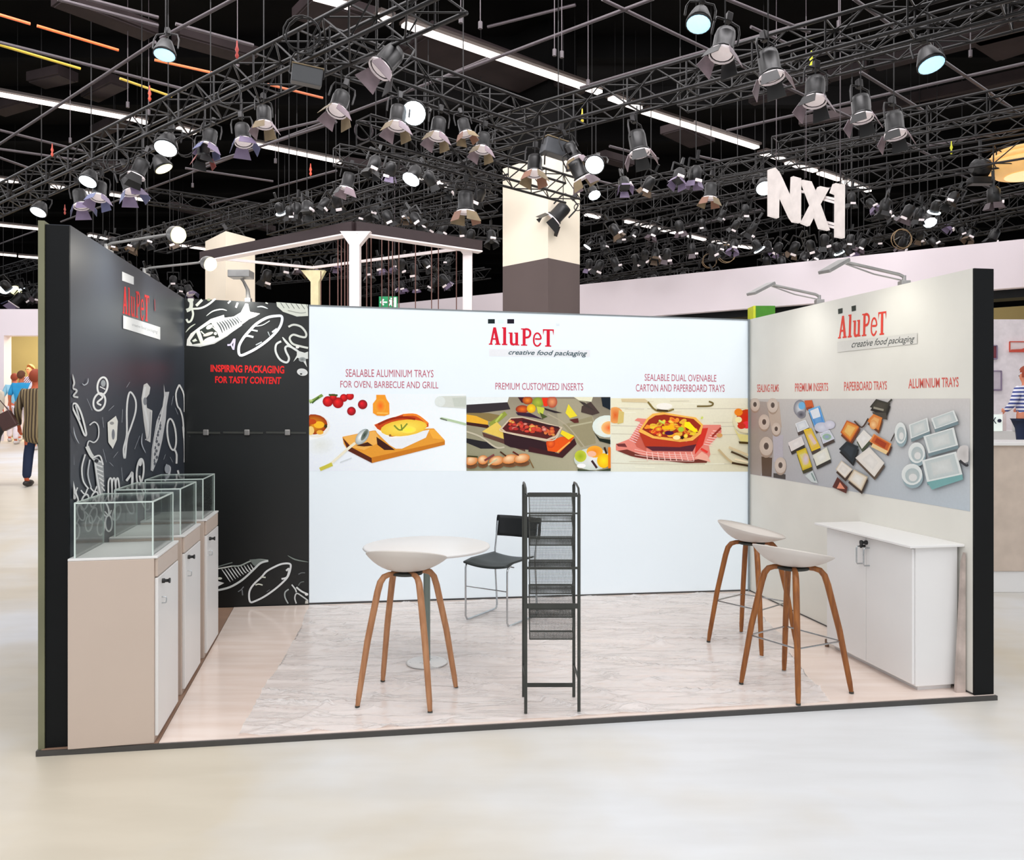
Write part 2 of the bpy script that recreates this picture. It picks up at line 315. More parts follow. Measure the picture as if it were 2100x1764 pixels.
# ---------------------------------------------------------------- drawing on the walls (each graphic is flat print, a part of its wall)
class Draw:
    def __init__(s, wall, ox=0, oy=0, sc=1, clip=None, base=0.0015, step=0.00012, warp=None):
        s.w = wall; s.ox = ox; s.oy = oy; s.sc = sc; s.clip = clip; s.k = 0; s.base = base; s.step = step; s.v = []; s.f = []; s.c = []; s.warp = warp
    def P(s, x, y):
        if s.warp: x, y = s.warp(x, y)
        px, py = s.ox + x / s.sc, s.oy + y / s.sc
        if s.clip: px = min(max(px, s.clip[0]), s.clip[2]); py = min(max(py, s.clip[1]), s.clip[3])
        return s.w.hit(px, py) + s.w.n * (s.base + s.k * s.step)
    def poly(s, pts, c, nxt=True):
        o = len(s.v); s.v += [s.P(*p) for p in pts]; s.f.append(tuple(range(o, o + len(pts)))); s.c += [c] * len(pts)
        if nxt: s.k += 1
        return s
    def fan(s, ctr, pts, c1, c2, nxt=True):
        o = len(s.v); s.v += [s.P(*ctr)] + [s.P(*p) for p in pts]; s.c += [c1] + [c2] * len(pts); n = len(pts)
        for i in range(n): s.f.append((o, o + 1 + i, o + 1 + (i + 1) % n))
        if nxt: s.k += 1
        return s
    def pts_ell(s, cx, cy, rx, ry, rot=0, n=20, a0=0, a1=360):
        r = math.radians(rot); out = []
        for i in range(n + (0 if a1 - a0 == 360 else 1)):
            a = math.radians(a0 + (a1 - a0) * i / n); x, y = rx * math.cos(a), ry * math.sin(a)
            out.append((cx + x * math.cos(r) - y * math.sin(r), cy + x * math.sin(r) + y * math.cos(r)))
        return out
    def ell(s, cx, cy, rx, ry, c, c2=None, rot=0, n=18, off=(0, 0)):
        p = s.pts_ell(cx, cy, rx, ry, rot, n)
        return s.fan((cx + off[0], cy + off[1]), p, c, c2 or c)
    def grad(s, quad, cs):                                   # quad with corner colours
        o = len(s.v); s.v += [s.P(*p) for p in quad]; s.f.append((o, o + 1, o + 2, o + 3)); s.c += cs; s.k += 1; return s
    def line(s, pts, w, c, closed=False, smooth=True, taper=False):
        P = [Vector((x, y, 0)) for x, y in pts]
        if smooth and len(P) > 2:
            Q = []; n = len(P); rng = range(n if closed else n - 1)
            for i in rng:
                p0 = P[i - 1] if (i > 0 or closed) else P[0]; p1 = P[i]; p2 = P[(i + 1) % n]; p3 = P[(i + 2) % n] if (i + 2 < n or closed) else P[-1]
                for k in range(4):
                    t = k / 4; Q.append(0.5 * ((2 * p1) + (p2 - p0) * t + (2 * p0 - 5 * p1 + 4 * p2 - p3) * t * t + (3 * p1 - p0 - 3 * p2 + p3) * t ** 3))
            if not closed: Q.append(P[-1])
            P = Q
        n = len(P); o = len(s.v)
        for i, p in enumerate(P):
            a = P[(i - 1) % n] if (i > 0 or closed) else P[i]; b = P[(i + 1) % n] if (i < n - 1 or closed) else P[i]
            t = (b - a); t = t.normalized() if t.length > 1e-6 else Vector((1, 0, 0)); q = Vector((-t.y, t.x, 0))
            ww = w / 2 * (1 - 0.75 * abs(2 * i / (n - 1) - 1) ** 2 if taper else 1)
            s.v += [s.P(p.x + q.x * ww, p.y + q.y * ww), s.P(p.x - q.x * ww, p.y - q.y * ww)]; s.c += [c, c]
        for i in range(n if closed else n - 1):
            j = (i + 1) % n; s.f.append((o + 2 * i, o + 2 * i + 1, o + 2 * j + 1, o + 2 * j))
        s.k += 1; return s
    def out(s, name, parent, label=None, m=None):
        me = bpy.data.meshes.new(name); me.from_pydata([tuple(v) for v in s.v], [], s.f); me.materials.append(m or M_print)
        at_ = me.color_attributes.new('ink', 'FLOAT_COLOR', 'POINT')
        for i, c in enumerate(s.c): at_.data[i].color = (*lin(c), 1)
        return link(name, me, parent, label=label)

_glyph = {}
def text_mesh(txt, bold=0.0, shear=0.0, space=1.0):
    key = (txt, bold, shear, space)
    if key in _glyph: return _glyph[key]
    cu = bpy.data.curves.new('lettering', 'FONT'); cu.body = txt; cu.offset = bold; cu.shear = shear; cu.space_character = space; cu.resolution_u = 3
    o = bpy.data.objects.new('lettering', cu); COL.objects.link(o); bpy.context.view_layer.update()
    me = bpy.data.meshes.new_from_object(o.evaluated_get(bpy.context.evaluated_depsgraph_get()))
    bpy.data.objects.remove(o); bpy.data.curves.remove(cu)
    vs = [v.co.copy() for v in me.vertices]; fs = [tuple(p.vertices) for p in me.polygons]; bpy.data.meshes.remove(me)
    x0 = min(v.x for v in vs); x1 = max(v.x for v in vs); y0 = min(v.y for v in vs); y1 = max(v.y for v in vs)
    r = ([((v.x - x0) / (x1 - x0), (v.y - y0) / (y1 - y0)) for v in vs], fs); _glyph[key] = r; return r
def quad(TL, TR, BR_, BL_):
    def f(u, v): return tuple((TL[i] * (1 - u) + TR[i] * u) * v + (BL_[i] * (1 - u) + BR_[i] * u) * (1 - v) for i in (0, 1))
    return f
def d_text(D, txt, q, c, **kw):
    vs, fs = text_mesh(txt, **kw); o = len(D.v); D.v += [D.P(*q(u, v)) for u, v in vs]; D.f += [tuple(i + o for i in f) for f in fs]; D.c += [c] * len(vs); D.k += 1; return D

def logo(D, q, red):                                         # slab-serif word mark, traced in its own 295..1240 x 285..565 frame
    def mp(x, y): return q((x - 295) / 945.0, 1 - (y - 285) / 280.0)
    old = D.warp; D.warp = mp; st = D.step; D.step = 0.00003
    p = lambda pts: D.poly(pts, red)
    bx = lambda a, b, c, d: p([(a, b), (c, b), (c, d), (a, d)])
    p([(360, 288), (392, 288), (338, 545), (310, 545)]); p([(360, 288), (398, 288), (452, 545), (404, 545)]); bx(335, 452, 425, 476)
    bx(295, 534, 350, 552); bx(384, 534, 464, 552)
    bx(502, 285, 545, 552); bx(484, 534, 562, 554); bx(486, 285, 510, 302)
    bx(598, 362, 638, 520); bx(678, 362, 718, 555); p([(598, 510), (638, 510), (652, 530), (680, 520), (690, 545), (650, 560), (612, 550)]); bx(580, 362, 604, 378); bx(662, 362, 684, 378); bx(712, 540, 736, 555)
    bx(784, 298, 826, 555); bx(760, 298, 800, 314); bx(760, 540, 850, 557); D.line([(820, 308), (862, 312), (890, 340), (892, 390), (866, 428), (820, 436)], 30, red)
    D.line([(962, 452), (1040, 452), (1042, 415), (1018, 375), (985, 368), (955, 400), (944, 460), (950, 520), (980, 556), (1015, 552), (1046, 512)], 24, red)
    bx(1130, 305, 1176, 560); bx(1076, 305, 1234, 326); p([(1076, 320), (1096, 320), (1080, 395)]); p([(1214, 320), (1234, 320), (1230, 398)]); bx(1108, 548, 1196, 566)
    D.warp = old; D.step = st

# --- white back wall
HR = (196, 92, 112)
D = Draw(WB, 960, 630, 7, base=0.001)
for x0 in (285, 562): D.poly([(x0, 172), (x0 + 98, 172), (x0 + 98, 236), (x0, 236)], (22, 34, 36) if x0 < 400 else (24, 18, 34))
D.poly([(430, 180), (512, 180), (512, 230), (430, 230)], (216, 234, 230))
D.poly([(300, 600), (1750, 615), (1750, 715), (300, 705)], (222, 224, 228))
logo(D, quad((297, 286), (1236, 300), (1236, 568), (297, 552)), (205, 22, 48))
d_text(D, 'creative food packaging', quad((585, 612), (1712, 628), (1700, 722), (575, 700)), (62, 84, 92), shear=0.25, bold=0.01)
D.poly([(1262, 235), (1310, 238), (1310, 262), (1262, 260)], (214, 222, 226))
D.out('logo', wb2, m=M_print_lit, label='red slab serif lettering with grey tagline bar')
D = Draw(WB, base=0.001)
d_text(D, 'SEALABLE ALUMINIUM TRAYS', quad((709, 757), (889, 759), (889, 774), (709, 773)), HR)
d_text(D, 'FOR OVEN, BARBECUE AND GRILL', quad((698, 781), (899, 783), (899, 799), (698, 797)), HR)
D.out('lettering', wb2)
D = Draw(WB, base=0.001); d_text(D, 'PREMIUM CUSTOMIZED INSERTS', quad((1016, 785), (1196, 786), (1196, 801), (1016, 799)), HR); D.out('lettering', wb2)
D = Draw(WB, base=0.001)
d_text(D, 'SEALABLE DUAL OVENABLE', quad((1322, 767), (1469, 769), (1469, 783), (1322, 781)), HR)
d_text(D, 'CARTON AND PAPERBOARD TRAYS', quad((1304, 788), (1486, 789), (1486, 804), (1304, 803)), HR)
D.out('lettering', wb2)

# food photograph 1
D = Draw(WB, 620, 780, 5.5263, clip=(634, 808, 956, 966), base=0.001)
D.grad([(77, 155), (1858, 155), (1858, 1028), (77, 1028)], [(228, 234, 240), (232, 238, 240), (236, 243, 246), (224, 230, 238)])
D.ell(200, 730, 170, 120, (218, 222, 218), (226, 232, 236)); D.poly([(77, 560), (310, 520), (240, 640), (77, 680)], (238, 240, 240))
D.ell(150, 520, 165, 130, (242, 244, 242), (226, 222, 214)); D.ell(120, 500, 165, 115, (226, 150, 30), (150, 40, 10)); D.ell(190, 505, 60, 40, (240, 180, 40)); D.ell(110, 470, 50, 30, (190, 70, 20)); D.ell(200, 590, 40, 25, (230, 170, 60)); D.ell(95, 570, 40, 50, (236, 200, 120)); D.ell(265, 520, 18, 22, (60, 50, 20))
D.line([(80, 250), (150, 215), (230, 165)], 34, (120, 150, 70)); D.line([(110, 260), (190, 190)], 16, (60, 90, 40)); D.ell(95, 230, 25, 12, (180, 200, 130))
for x, y, r in ((290, 240, 60), (470, 200, 45), (540, 180, 45), (405, 255, 62), (350, 190, 40)): D.ell(x, y, r, r, (236, 40, 40), (150, 8, 18), off=(-12, -15))
D.line([(300, 165), (400, 170)], 20, (60, 80, 30))
for x, y, r in ((684, 275, 54), (557, 350, 50)): D.ell(x, y + 8, r + 6, r, (206, 200, 204), (228, 230, 234)); D.ell(x, y, r, r, (230, 30, 46), (120, 20, 24), off=(-12, -14))
D.poly([(838, 165), (938, 165), (955, 215), (985, 260), (988, 385), (930, 405), (850, 402), (800, 370), (800, 265), (838, 215)], (234, 150, 40)); D.ell(885, 290, 62, 80, (240, 100, 20), (232, 160, 50)); D.line([(845, 370), (975, 375)], 18, (240, 180, 80))
D.poly([(1560, 180), (1858, 175), (1858, 320), (1560, 300)], (204, 208, 200)); D.poly([(1700, 200), (1858, 190), (1858, 300), (1720, 300)], (190, 196, 186)); D.ell(1560, 240, 60, 60, (214, 220, 216)); D.line([(1570, 430), (1700, 460), (1858, 500)], 26, (176, 196, 160)); D.line([(1560, 430), (1640, 455)], 12, (90, 100, 84))
D.poly([(455, 640), (800, 570), (1490, 545), (1615, 680), (1615, 725), (790, 935), (520, 800), (470, 720)], (222, 150, 50))
D.poly([(455, 650), (520, 800), (790, 938), (785, 880), (560, 760)], (86, 36, 20)); D.poly([(785, 875), (1615, 690), (1615, 730), (790, 938)], (196, 118, 30))
D.poly([(460, 640), (820, 575), (900, 690), (700, 790), (560, 760)], (232, 172, 84)); D.poly([(840, 640), (1010, 760), (1050, 790), (930, 790), (850, 730)], (60, 26, 20)); D.poly([(1430, 560), (1500, 560), (1600, 670), (1480, 660)], (236, 168, 60))
D.poly([(800, 520), (1000, 640), (1440, 560), (1400, 650), (1130, 775), (1060, 775), (990, 735), (850, 600)], (226, 230, 234))
D.poly([(800, 500), (960, 440), (1130, 375), (1290, 375), (1440, 480), (1450, 530), (1180, 640), (1010, 660), (830, 560)], (240, 236, 228))
D.poly([(815, 505), (970, 445), (1140, 385), (1280, 385), (1430, 485), (1430, 525), (1170, 620), (1010, 640), (850, 550)], (196, 70, 20))
D.ell(1150, 540, 265, 92, (246, 224, 90), (232, 190, 60), rot=-6); D.line([(860, 500), (1000, 440), (1140, 420), (1280, 440)], 26, (150, 40, 10)); D.line([(1140, 395), (1290, 395), (1420, 490)], 26, (232, 130, 40))
D.ell(1200, 560, 90, 40, (240, 232, 60), (244, 220, 90)); D.line([(1040, 510), (1110, 565), (1190, 490)], 18, (130, 140, 50)); D.line([(1120, 500), (1130, 570)], 14, (110, 130, 40)); D.ell(995, 625, 14, 14, (150, 100, 40))
D.line([(200, 1010), (340, 930), (500, 790), (600, 710)], 30, (228, 222, 200)); D.line([(200, 1010), (340, 950)], 42, (196, 188, 70)); D.line([(430, 930), (560, 880)], 12, (200, 206, 208))
D.ell(680, 640, 60, 105, (240, 244, 244), (150, 160, 160), rot=38, off=(-25, 0)); D.ell(705, 620, 26, 72, (40, 60, 50), (120, 130, 120), rot=30); D.poly([(610, 740), (740, 700), (800, 740), (700, 750)], (70, 34, 20))
D.out('food_print', wb2, m=M_print_lit, label='printed photo of a baked dish on a wooden board')

# food photograph 2
D = Draw(WB, 940, 780, 6.5625, clip=(956.5, 814, 1251.5, 966), base=0.001)
D.grad([(108, 225), (2045, 225), (2045, 1220), (108, 1220)], [(150, 140, 120), (120, 112, 98), (176, 170, 144), (140, 140, 112)])
D.poly([(1300, 250), (1700, 250), (1900, 700), (1600, 850), (1350, 600)], (160, 152, 128)); D.poly([(1400, 600), (1800, 480), (1850, 850), (1650, 900)], (148, 140, 110)); D.line([(1500, 620), (1800, 560)], 20, (176, 170, 140)); D.line([(1200, 450), (1450, 600), (1700, 900)], 16, (170, 160, 136))
D.poly([(108, 225), (680, 225), (660, 300), (150, 340), (108, 330)], (226, 232, 232)); D.poly([(108, 330), (660, 295), (700, 390), (300, 440), (108, 450)], (50, 44, 48)); D.poly([(108, 440), (400, 440), (560, 470), (450, 560), (108, 480)], (130, 112, 70))
D.poly([(108, 460), (240, 480), (400, 550), (400, 600), (108, 560)], (226, 170, 50)); D.poly([(108, 560), (400, 600), (420, 650), (108, 600)], (60, 26, 24)); D.line([(420, 600), (520, 540), (640, 440)], 60, (140, 150, 60)); D.line([(500, 560), (590, 450)], 24, (176, 190, 90))
D.poly([(320, 690), (520, 560), (650, 700), (640, 800), (500, 750)], (222, 192, 90)); D.poly([(320, 700), (600, 790), (900, 880), (900, 960), (600, 850), (340, 760)], (90, 60, 50))
D.poly([(108, 780), (380, 830), (520, 920), (300, 920), (108, 840)], (34, 32, 36)); D.line([(110, 690), (300, 760), (500, 900), (620, 900)], 22, (190, 182, 160))
D.poly([(800, 230), (960, 225), (960, 310), (850, 300)], (60, 20, 34)); D.ell(930, 270, 70, 55, (228, 130, 40), (150, 50, 20)); D.ell(1070, 300, 80, 70, (170, 180, 60), (120, 140, 50)); D.poly([(1120, 235), (1210, 235), (1200, 350), (1150, 350)], (226, 50, 20)); D.ell(1260, 290, 70, 80, (226, 150, 100), (170, 70, 50))
D.ell(860, 390, 90, 55, (230, 110, 30), (140, 40, 30)); D.ell(980, 380, 60, 60, (240, 210, 30), (220, 160, 30)); D.poly([(1050, 350), (1160, 370), (1130, 480), (1070, 440)], (190, 200, 70)); D.poly([(770, 430), (960, 440), (1150, 530), (1000, 500), (800, 470)], (50, 26, 50)); D.poly([(1150, 370), (1400, 440), (1300, 440), (1170, 400)], (40, 30, 36)); D.poly([(1090, 430), (1200, 490), (1130, 520)], (70, 80, 40))
D.poly([(1480, 320), (1440, 440), (1500, 510), (1600, 480)], (228, 210, 50)); D.poly([(1490, 530), (1610, 510), (1620, 570), (1560, 575)], (90, 40, 34)); D.poly([(1550, 225), (1810, 225), (1790, 290), (1620, 270)], (226, 224, 196)); D.poly([(1660, 350), (1780, 290), (1900, 440), (1800, 470), (1650, 430)], (70, 56, 52)); D.poly([(1920, 230), (2045, 230), (2045, 400), (1940, 350)], (20, 30, 40)); D.poly([(1620, 280), (1700, 300), (1850, 420), (1700, 350)], (60, 52, 48))
D.ell(2000, 620, 200, 150, (236, 230, 214), (214, 226, 220)); D.ell(2030, 640, 110, 90, (232, 90, 30), (236, 190, 120)); D.poly([(1820, 700), (1900, 780), (2045, 800), (2045, 860), (1900, 820)], (24, 34, 26))
D.poly([(600, 690), (1300, 860), (1300, 990), (700, 900), (620, 860)], (48, 26, 32)); D.poly([(1180, 840), (1380, 760), (1560, 760), (1400, 980), (1200, 950)], (224, 84, 20)); D.poly([(950, 890), (1350, 985), (1560, 780), (1590, 860), (1400, 1045), (940, 960)], (60, 26, 30)); D.line([(1330, 970), (1500, 830)], 20, (240, 170, 80)); D.ell(1240, 850, 60, 60, (240, 110, 40), (200, 60, 20))
D.poly([(560, 650), (700, 500), (860, 490), (1400, 630), (1340, 760), (1200, 810), (620, 700)], (200, 184, 160)); D.poly([(590, 650), (710, 515), (860, 505), (1370, 640), (1310, 740), (1190, 790), (640, 690)], (84, 30, 30)); D.line([(860, 540), (1100, 590), (1350, 640)], 30, (54, 24, 30))
for i in range(44):
    x = 680 + R.random() * 600; y = 590 + (x - 680) * 0.17 + R.uniform(-45, 60)
    D.ell(x, y, R.uniform(18, 44), R.uniform(16, 32), R.choice([(206, 70, 40), (214, 70, 60), (222, 130, 60), (230, 170, 150), (180, 50, 40), (226, 190, 90)]), R.choice([(190, 60, 40), (160, 40, 40), (206, 110, 60)]), n=10)
D.poly([(1390, 670), (1560, 750), (1480, 800), (1370, 720)], (234, 208, 40)); D.line([(560, 650), (620, 700), (1200, 812), (1330, 760)], 12, (214, 196, 170))
for x, y, r in ((170, 1080, 90), (330, 1070, 70), (510, 1080, 100), (690, 1060, 110), (850, 1050, 110)):
    D.ell(x, y + 60, r, 50, (80, 50, 30), (120, 80, 50), n=12); D.ell(x, y, r, 62, (244, 214, 170), (206, 120, 50), rot=-12, off=(-20, -20), n=14)
D.line([(560, 960), (640, 1020)], 20, (70, 40, 20)); D.line([(730, 960), (810, 1010)], 20, (90, 30, 20)); D.line([(350, 1080), (480, 1000)], 26, (120, 60, 60)); D.line([(120, 1020), (260, 1030)], 20, (60, 60, 30)); D.line([(400, 1140), (520, 1060)], 20, (200, 190, 150)); D.line([(950, 1060), (1010, 1180)], 14, (120, 90, 50))
D.ell(1800, 1060, 250, 150, (226, 226, 226), (196, 206, 196)); D.ell(1640, 1020, 80, 80, (150, 170, 30), (190, 196, 60)); D.ell(1830, 960, 110, 80, (232, 130, 30), (240, 170, 50)); D.ell(1790, 990, 60, 40, (236, 180, 150)); D.ell(1950, 1080, 90, 100, (244, 220, 30), (236, 180, 20)); D.line([(1960, 900), (1990, 990)], 26, (50, 30, 20)); D.line([(1790, 1080), (1860, 1180)], 30, (60, 36, 40)); D.ell(1650, 1150, 60, 30, (240, 240, 240)); D.poly([(2010, 900), (2045, 900), (2045, 1200), (2010, 1180)], (226, 120, 20)); D.poly([(1600, 1190), (1850, 1220), (2045, 1180), (2045, 1222), (1600, 1222)], (60, 70, 50))
D.out('food_print', wb2, m=M_print_lit, label='printed photo of grilled skewers in a dark tray')

# food photograph 3
D = Draw(WB, 1240, 780, 6.5625, clip=(1252, 816, 1535, 968), base=0.001)
D.grad([(80, 240), (1940, 240), (1940, 1230), (80, 1230)], [(226, 222, 196), (224, 220, 200), (212, 206, 178), (220, 222, 206)])
for y in (370, 610, 720, 1115): D.line([(90, y), (700, y + 15), (1930, y + 10)], 10, (196, 190, 170), smooth=False)
for i in range(24): y = R.uniform(260, 1200); x = R.uniform(100, 1500); D.line([(x, y), (x + 260, y + R.uniform(-8, 8))], 8, R.choice([(204, 196, 176), (236, 234, 216), (214, 204, 180)]), smooth=False)
D.ell(140, 470, 110, 110, (214, 90, 30), (226, 160, 90)); D.poly([(190, 400), (260, 430), (250, 570), (170, 590)], (206, 184, 110))
D.poly([(220, 250), (540, 250), (640, 330), (560, 300), (230, 290)], (208, 190, 150)); D.line([(580, 290), (680, 400), (820, 420), (930, 390)], 24, (120, 104, 50)); D.line([(700, 400), (850, 412)], 22, (60, 44, 20)); D.line([(1240, 350), (1420, 345), (1455, 310), (1400, 285)], 22, (110, 94, 50)); D.ell(800, 350, 110, 45, (236, 232, 222))
D.poly([(150, 860), (330, 790), (480, 560), (400, 540), (440, 510), (560, 520), (700, 700), (1300, 600), (1560, 600), (1570, 700), (1400, 880), (1420, 1000), (1360, 1110), (1100, 1110), (460, 1040), (260, 980), (150, 940)], (222, 130, 116))
D.poly([(170, 950), (350, 1020), (480, 1050), (1100, 1115), (1370, 1110), (1400, 1040), (1150, 1080), (500, 1010), (300, 930)], (110, 50, 40)); D.poly([(1280, 650), (1390, 640), (1320, 870), (1210, 1000), (1230, 800)], (206, 50, 36)); D.poly([(430, 720), (560, 780), (560, 960), (430, 900), (380, 800)], (196, 96, 80)); D.poly([(150, 855), (270, 850), (300, 900), (180, 890)], (110, 50, 50))
for i in range(9):
    D.line([(560 + i * 75, 965), (575 + i * 78, 1080)], 12, (236, 190, 180), smooth=False)
    D.line([(330 + i * 14, 800 - i * 28), (420 + i * 14, 840 - i * 28)], 8, (240, 206, 206), smooth=False)
for i in range(4): D.line([(400, 930 + i * 36), (700, 985 + i * 30), (1200, 1010 + i * 26)], 7, (240, 200, 190))
for i in range(7): D.line([(1330 + i * 20, 860 - i * 30), (1440 + i * 16, 880 - i * 32)], 10, (244, 200, 190), smooth=False)
D.line([(1290, 920), (1380, 970)], 30, (226, 60, 50)); D.line([(1280, 1020), (1390, 1060)], 26, (190, 50, 40)); D.poly([(1200, 1050), (1300, 960), (1380, 1010), (1420, 1100), (1300, 1070)], (232, 170, 150)); D.line([(1440, 760), (1560, 640)], 26, (150, 50, 40)); D.ell(1540, 740, 40, 30, (206, 150, 90))
D.poly([(450, 680), (545, 900), (640, 940), (1180, 950), (1260, 780), (1310, 640), (1100, 830)], (176, 54, 30)); D.poly([(545, 890), (640, 950), (1180, 955), (1230, 860), (1000, 900), (700, 890)], (84, 34, 46))
D.poly([(450, 690), (560, 520), (640, 450), (780, 430), (1080, 480), (1220, 500), (1320, 600), (1290, 720), (1180, 810), (1010, 830), (640, 780)], (236, 178, 80))
D.poly([(500, 660), (590, 530), (680, 475), (800, 460), (1060, 500), (1190, 520), (1290, 610), (1250, 700), (1150, 770), (1000, 790), (660, 750)], (150, 44, 24))
for i in range(60):
    a = R.uniform(0, 6.28); r = math.sqrt(R.random()); x = 890 + 340 * r * math.cos(a); y = 640 + 120 * r * math.sin(a) + (x - 890) * 0.06
    D.ell(x, y, R.uniform(24, 60), R.uniform(18, 34), R.choice([(214, 50, 30), (240, 200, 40), (196, 206, 80), (236, 130, 40), (160, 30, 30), (244, 220, 90), (230, 150, 60)]), R.choice([(214, 60, 34), (236, 150, 40), (226, 190, 50)]), rot=R.uniform(-40, 40), n=10)
D.poly([(1070, 560), (1130, 560), (1250, 690), (1200, 700), (1060, 620)], (246, 226, 20)); D.poly([(760, 620), (900, 600), (940, 660), (770, 660)], (246, 180, 20)); D.ell(860, 710, 60, 28, (70, 16, 60)); D.ell(1020, 660, 40, 34, (160, 196, 50)); D.line([(720, 540), (800, 580)], 26, (196, 214, 90)); D.ell(1035, 770, 20, 22, (40, 20, 10)); D.ell(960, 770, 50, 30, (246, 226, 160)); D.line([(1290, 520), (1310, 490)], 24, (200, 210, 100))
D.ell(1900, 540, 190, 170, (238, 232, 208), (216, 206, 170)); D.poly([(1725, 640), (1790, 720), (1940, 740), (1940, 850), (1830, 840)], (214, 202, 130)); D.ell(1910, 520, 150, 130, (214, 30, 20), (190, 60, 20)); D.ell(1790, 430, 56, 50, (232, 130, 30)); D.ell(1790, 530, 46, 40, (236, 226, 170)); D.ell(1900, 600, 60, 50, (230, 50, 60)); D.ell(1830, 615, 55, 40, (196, 50, 30))
D.poly([(1790, 820), (1935, 830), (1935, 860), (1800, 850)], (70, 52, 20)); D.line([(1520, 930), (1700, 1100), (1900, 1140)], 30, (190, 170, 130)); D.line([(1690, 960), (1810, 1010), (1930, 1070)], 26, (70, 54, 34)); D.line([(1660, 900), (1780, 950), (1930, 1010)], 30, (206, 188, 150)); D.line([(1700, 1110), (1930, 1150)], 28, (60, 44, 26)); D.line([(1740, 1060), (1930, 1105)], 24, (230, 214, 180))
D.out('food_print', wb2, m=M_print_lit, label='printed photo of a casserole on a red checked cloth')

# --- right wall
D = Draw(WR, 1520, 600, 3.834, base=0.001)
for (a, b, c, d) in (((762, 130), (798, 122), (798, 162), (764, 170)), ((868, 108), (903, 100), (903, 142), (870, 150))): D.poly([a, b, c, d], (46, 52, 44))
logo(D, quad((768, 186), (1145, 132), (1142, 328), (762, 372)), (222, 66, 50))
D.poly([(760, 388), (1388, 318), (1388, 402), (760, 470)], (214, 212, 206))
d_text(D, 'creative food packaging', quad((880, 378), (1372, 336), (1362, 402), (868, 452)), (70, 74, 72), shear=0.25, bold=0.008)
D.out('logo', wr, 'red slab serif lettering with grey tagline bar')
HR2 = (214, 96, 86)
for txt, q in (('SEALING FILMS', ((126, 722), (296, 722), (296, 780), (126, 784))), ('PREMIUM INSERTS', ((424, 714), (684, 710), (684, 774), (424, 780))), ('PAPERBOARD TRAYS', ((810, 702), (1146, 696), (1146, 764), (810, 774))), ('ALUMINIUM TRAYS', ((1316, 678), (1710, 664), (1710, 742), (1316, 756)))):
    D = Draw(WR, 1520, 600, 3.834, base=0.001); d_text(D, txt, quad(*q), HR2, bold=0.01); D.out('lettering', wr)
D = Draw(WR, 1520, 600, 3.834, base=0.001, clip=(1538.5, 817, 1992, 1052))
D.grad([(72, 838), (1800, 834), (1800, 1722), (72, 1428)], [(196, 190, 186), (206, 202, 200), (186, 196, 204), (176, 170, 172)])
D.poly([(72, 850), (200, 860), (250, 1100), (250, 1300), (150, 1440), (72, 1425)], (170, 158, 152)); D.poly([(160, 1290), (245, 1300), (240, 1450), (165, 1440)], (92, 70, 56)); D.poly([(200, 860), (300, 860), (320, 1060), (240, 1080)], (196, 178, 164)); D.poly([(255, 1420), (350, 1430), (350, 1470), (255, 1455)], (70, 60, 56)); D.poly([(250, 1130), (330, 1120), (330, 1340), (260, 1330)], (190, 186, 196))
def roll(x, y, r, c=(222, 208, 196)):
    D.ell(x, y + r * .25, r * .8, r * 1.15, (190, 168, 150), (170, 148, 132)); D.ell(x, y, r * .82, r * 1.12, c, (206, 190, 178)); D.ell(x, y, r * .3, r * .42, (70, 58, 56), (100, 84, 78))
for a in ((110, 880, 48), (250, 886, 52), (183, 1018, 54), (278, 1072, 44), (200, 1208, 66), (312, 1358, 56)): roll(*a)
def tray(pts, c, inner, rim=None, dark=(70, 60, 56)):
    cx = sum(p[0] for p in pts) / 4; cy = sum(p[1] for p in pts) / 4
    D.poly([(x + 4, y + 26) for x, y in pts], dark); D.poly(pts, rim or c)
    D.fan((cx, cy), [(cx + (x - cx) * .86, cy + (y - cy) * .86) for x, y in pts], inner, c)
    D.fan((cx, cy), [(cx + (x - cx) * .55, cy + (y - cy) * .55) for x, y in pts], inner, tuple(int(v * .95) for v in inner))
D.ell(465, 910, 50, 66, (226, 230, 236), (120, 120, 130)); D.ell(475, 960, 34, 30, (60, 60, 76), (140, 140, 150)); D.ell(480, 890, 26, 30, (110, 180, 226))
D.poly([(500, 850), (560, 846), (575, 900), (520, 925)], (206, 92, 40)); D.poly([(515, 905), (560, 895), (562, 925), (525, 930)], (150, 60, 26))
tray([(530, 920), (620, 890), (665, 1030), (590, 1085)], (70, 140, 214), (110, 170, 226), (110, 180, 230)); D.poly([(545, 930), (610, 905), (630, 975), (570, 995)], (226, 232, 240))
tray([(430, 1030), (510, 1000), (540, 1060), (450, 1100)], (206, 212, 220), (232, 236, 240), (236, 238, 242))
D.ell(640, 1060, 60, 40, (214, 218, 232), (196, 198, 214)); D.ell(700, 1040, 44, 34, (220, 220, 232), (200, 200, 216))
tray([(495, 1080), (555, 1065), (630, 1220), (560, 1250)], (226, 186, 60), (240, 214, 130), (236, 200, 40)); D.line([(545, 1120), (590, 1190)], 26, (226, 200, 200))
tray([(625, 1110), (700, 1080), (740, 1150), (650, 1190)], (200, 206, 220), (214, 222, 232), (226, 230, 240)); D.ell(680, 1135, 34, 24, (150, 160, 214), (150, 190, 140))
tray([(375, 1180), (480, 1130), (505, 1195), (400, 1250)], (230, 224, 220), (240, 236, 234), (236, 230, 230), (40, 40, 36))
tray([(440, 1250), (515, 1220), (565, 1370), (490, 1400)], (222, 196, 40), (232, 222, 150), (210, 180, 30), (60, 56, 20)); D.ell(515, 1310, 26, 46, (214, 206, 230), (226, 196, 160))
tray([(570, 1280), (680, 1215), (712, 1310), (600, 1365)], (230, 228, 214), (240, 240, 232), (226, 226, 210), (46, 44, 40))
D.poly([(510, 1440), (570, 1400), (610, 1500), (560, 1490)], (206, 214, 214)); D.line([(560, 1420), (590, 1480)], 12, (130, 150, 146))
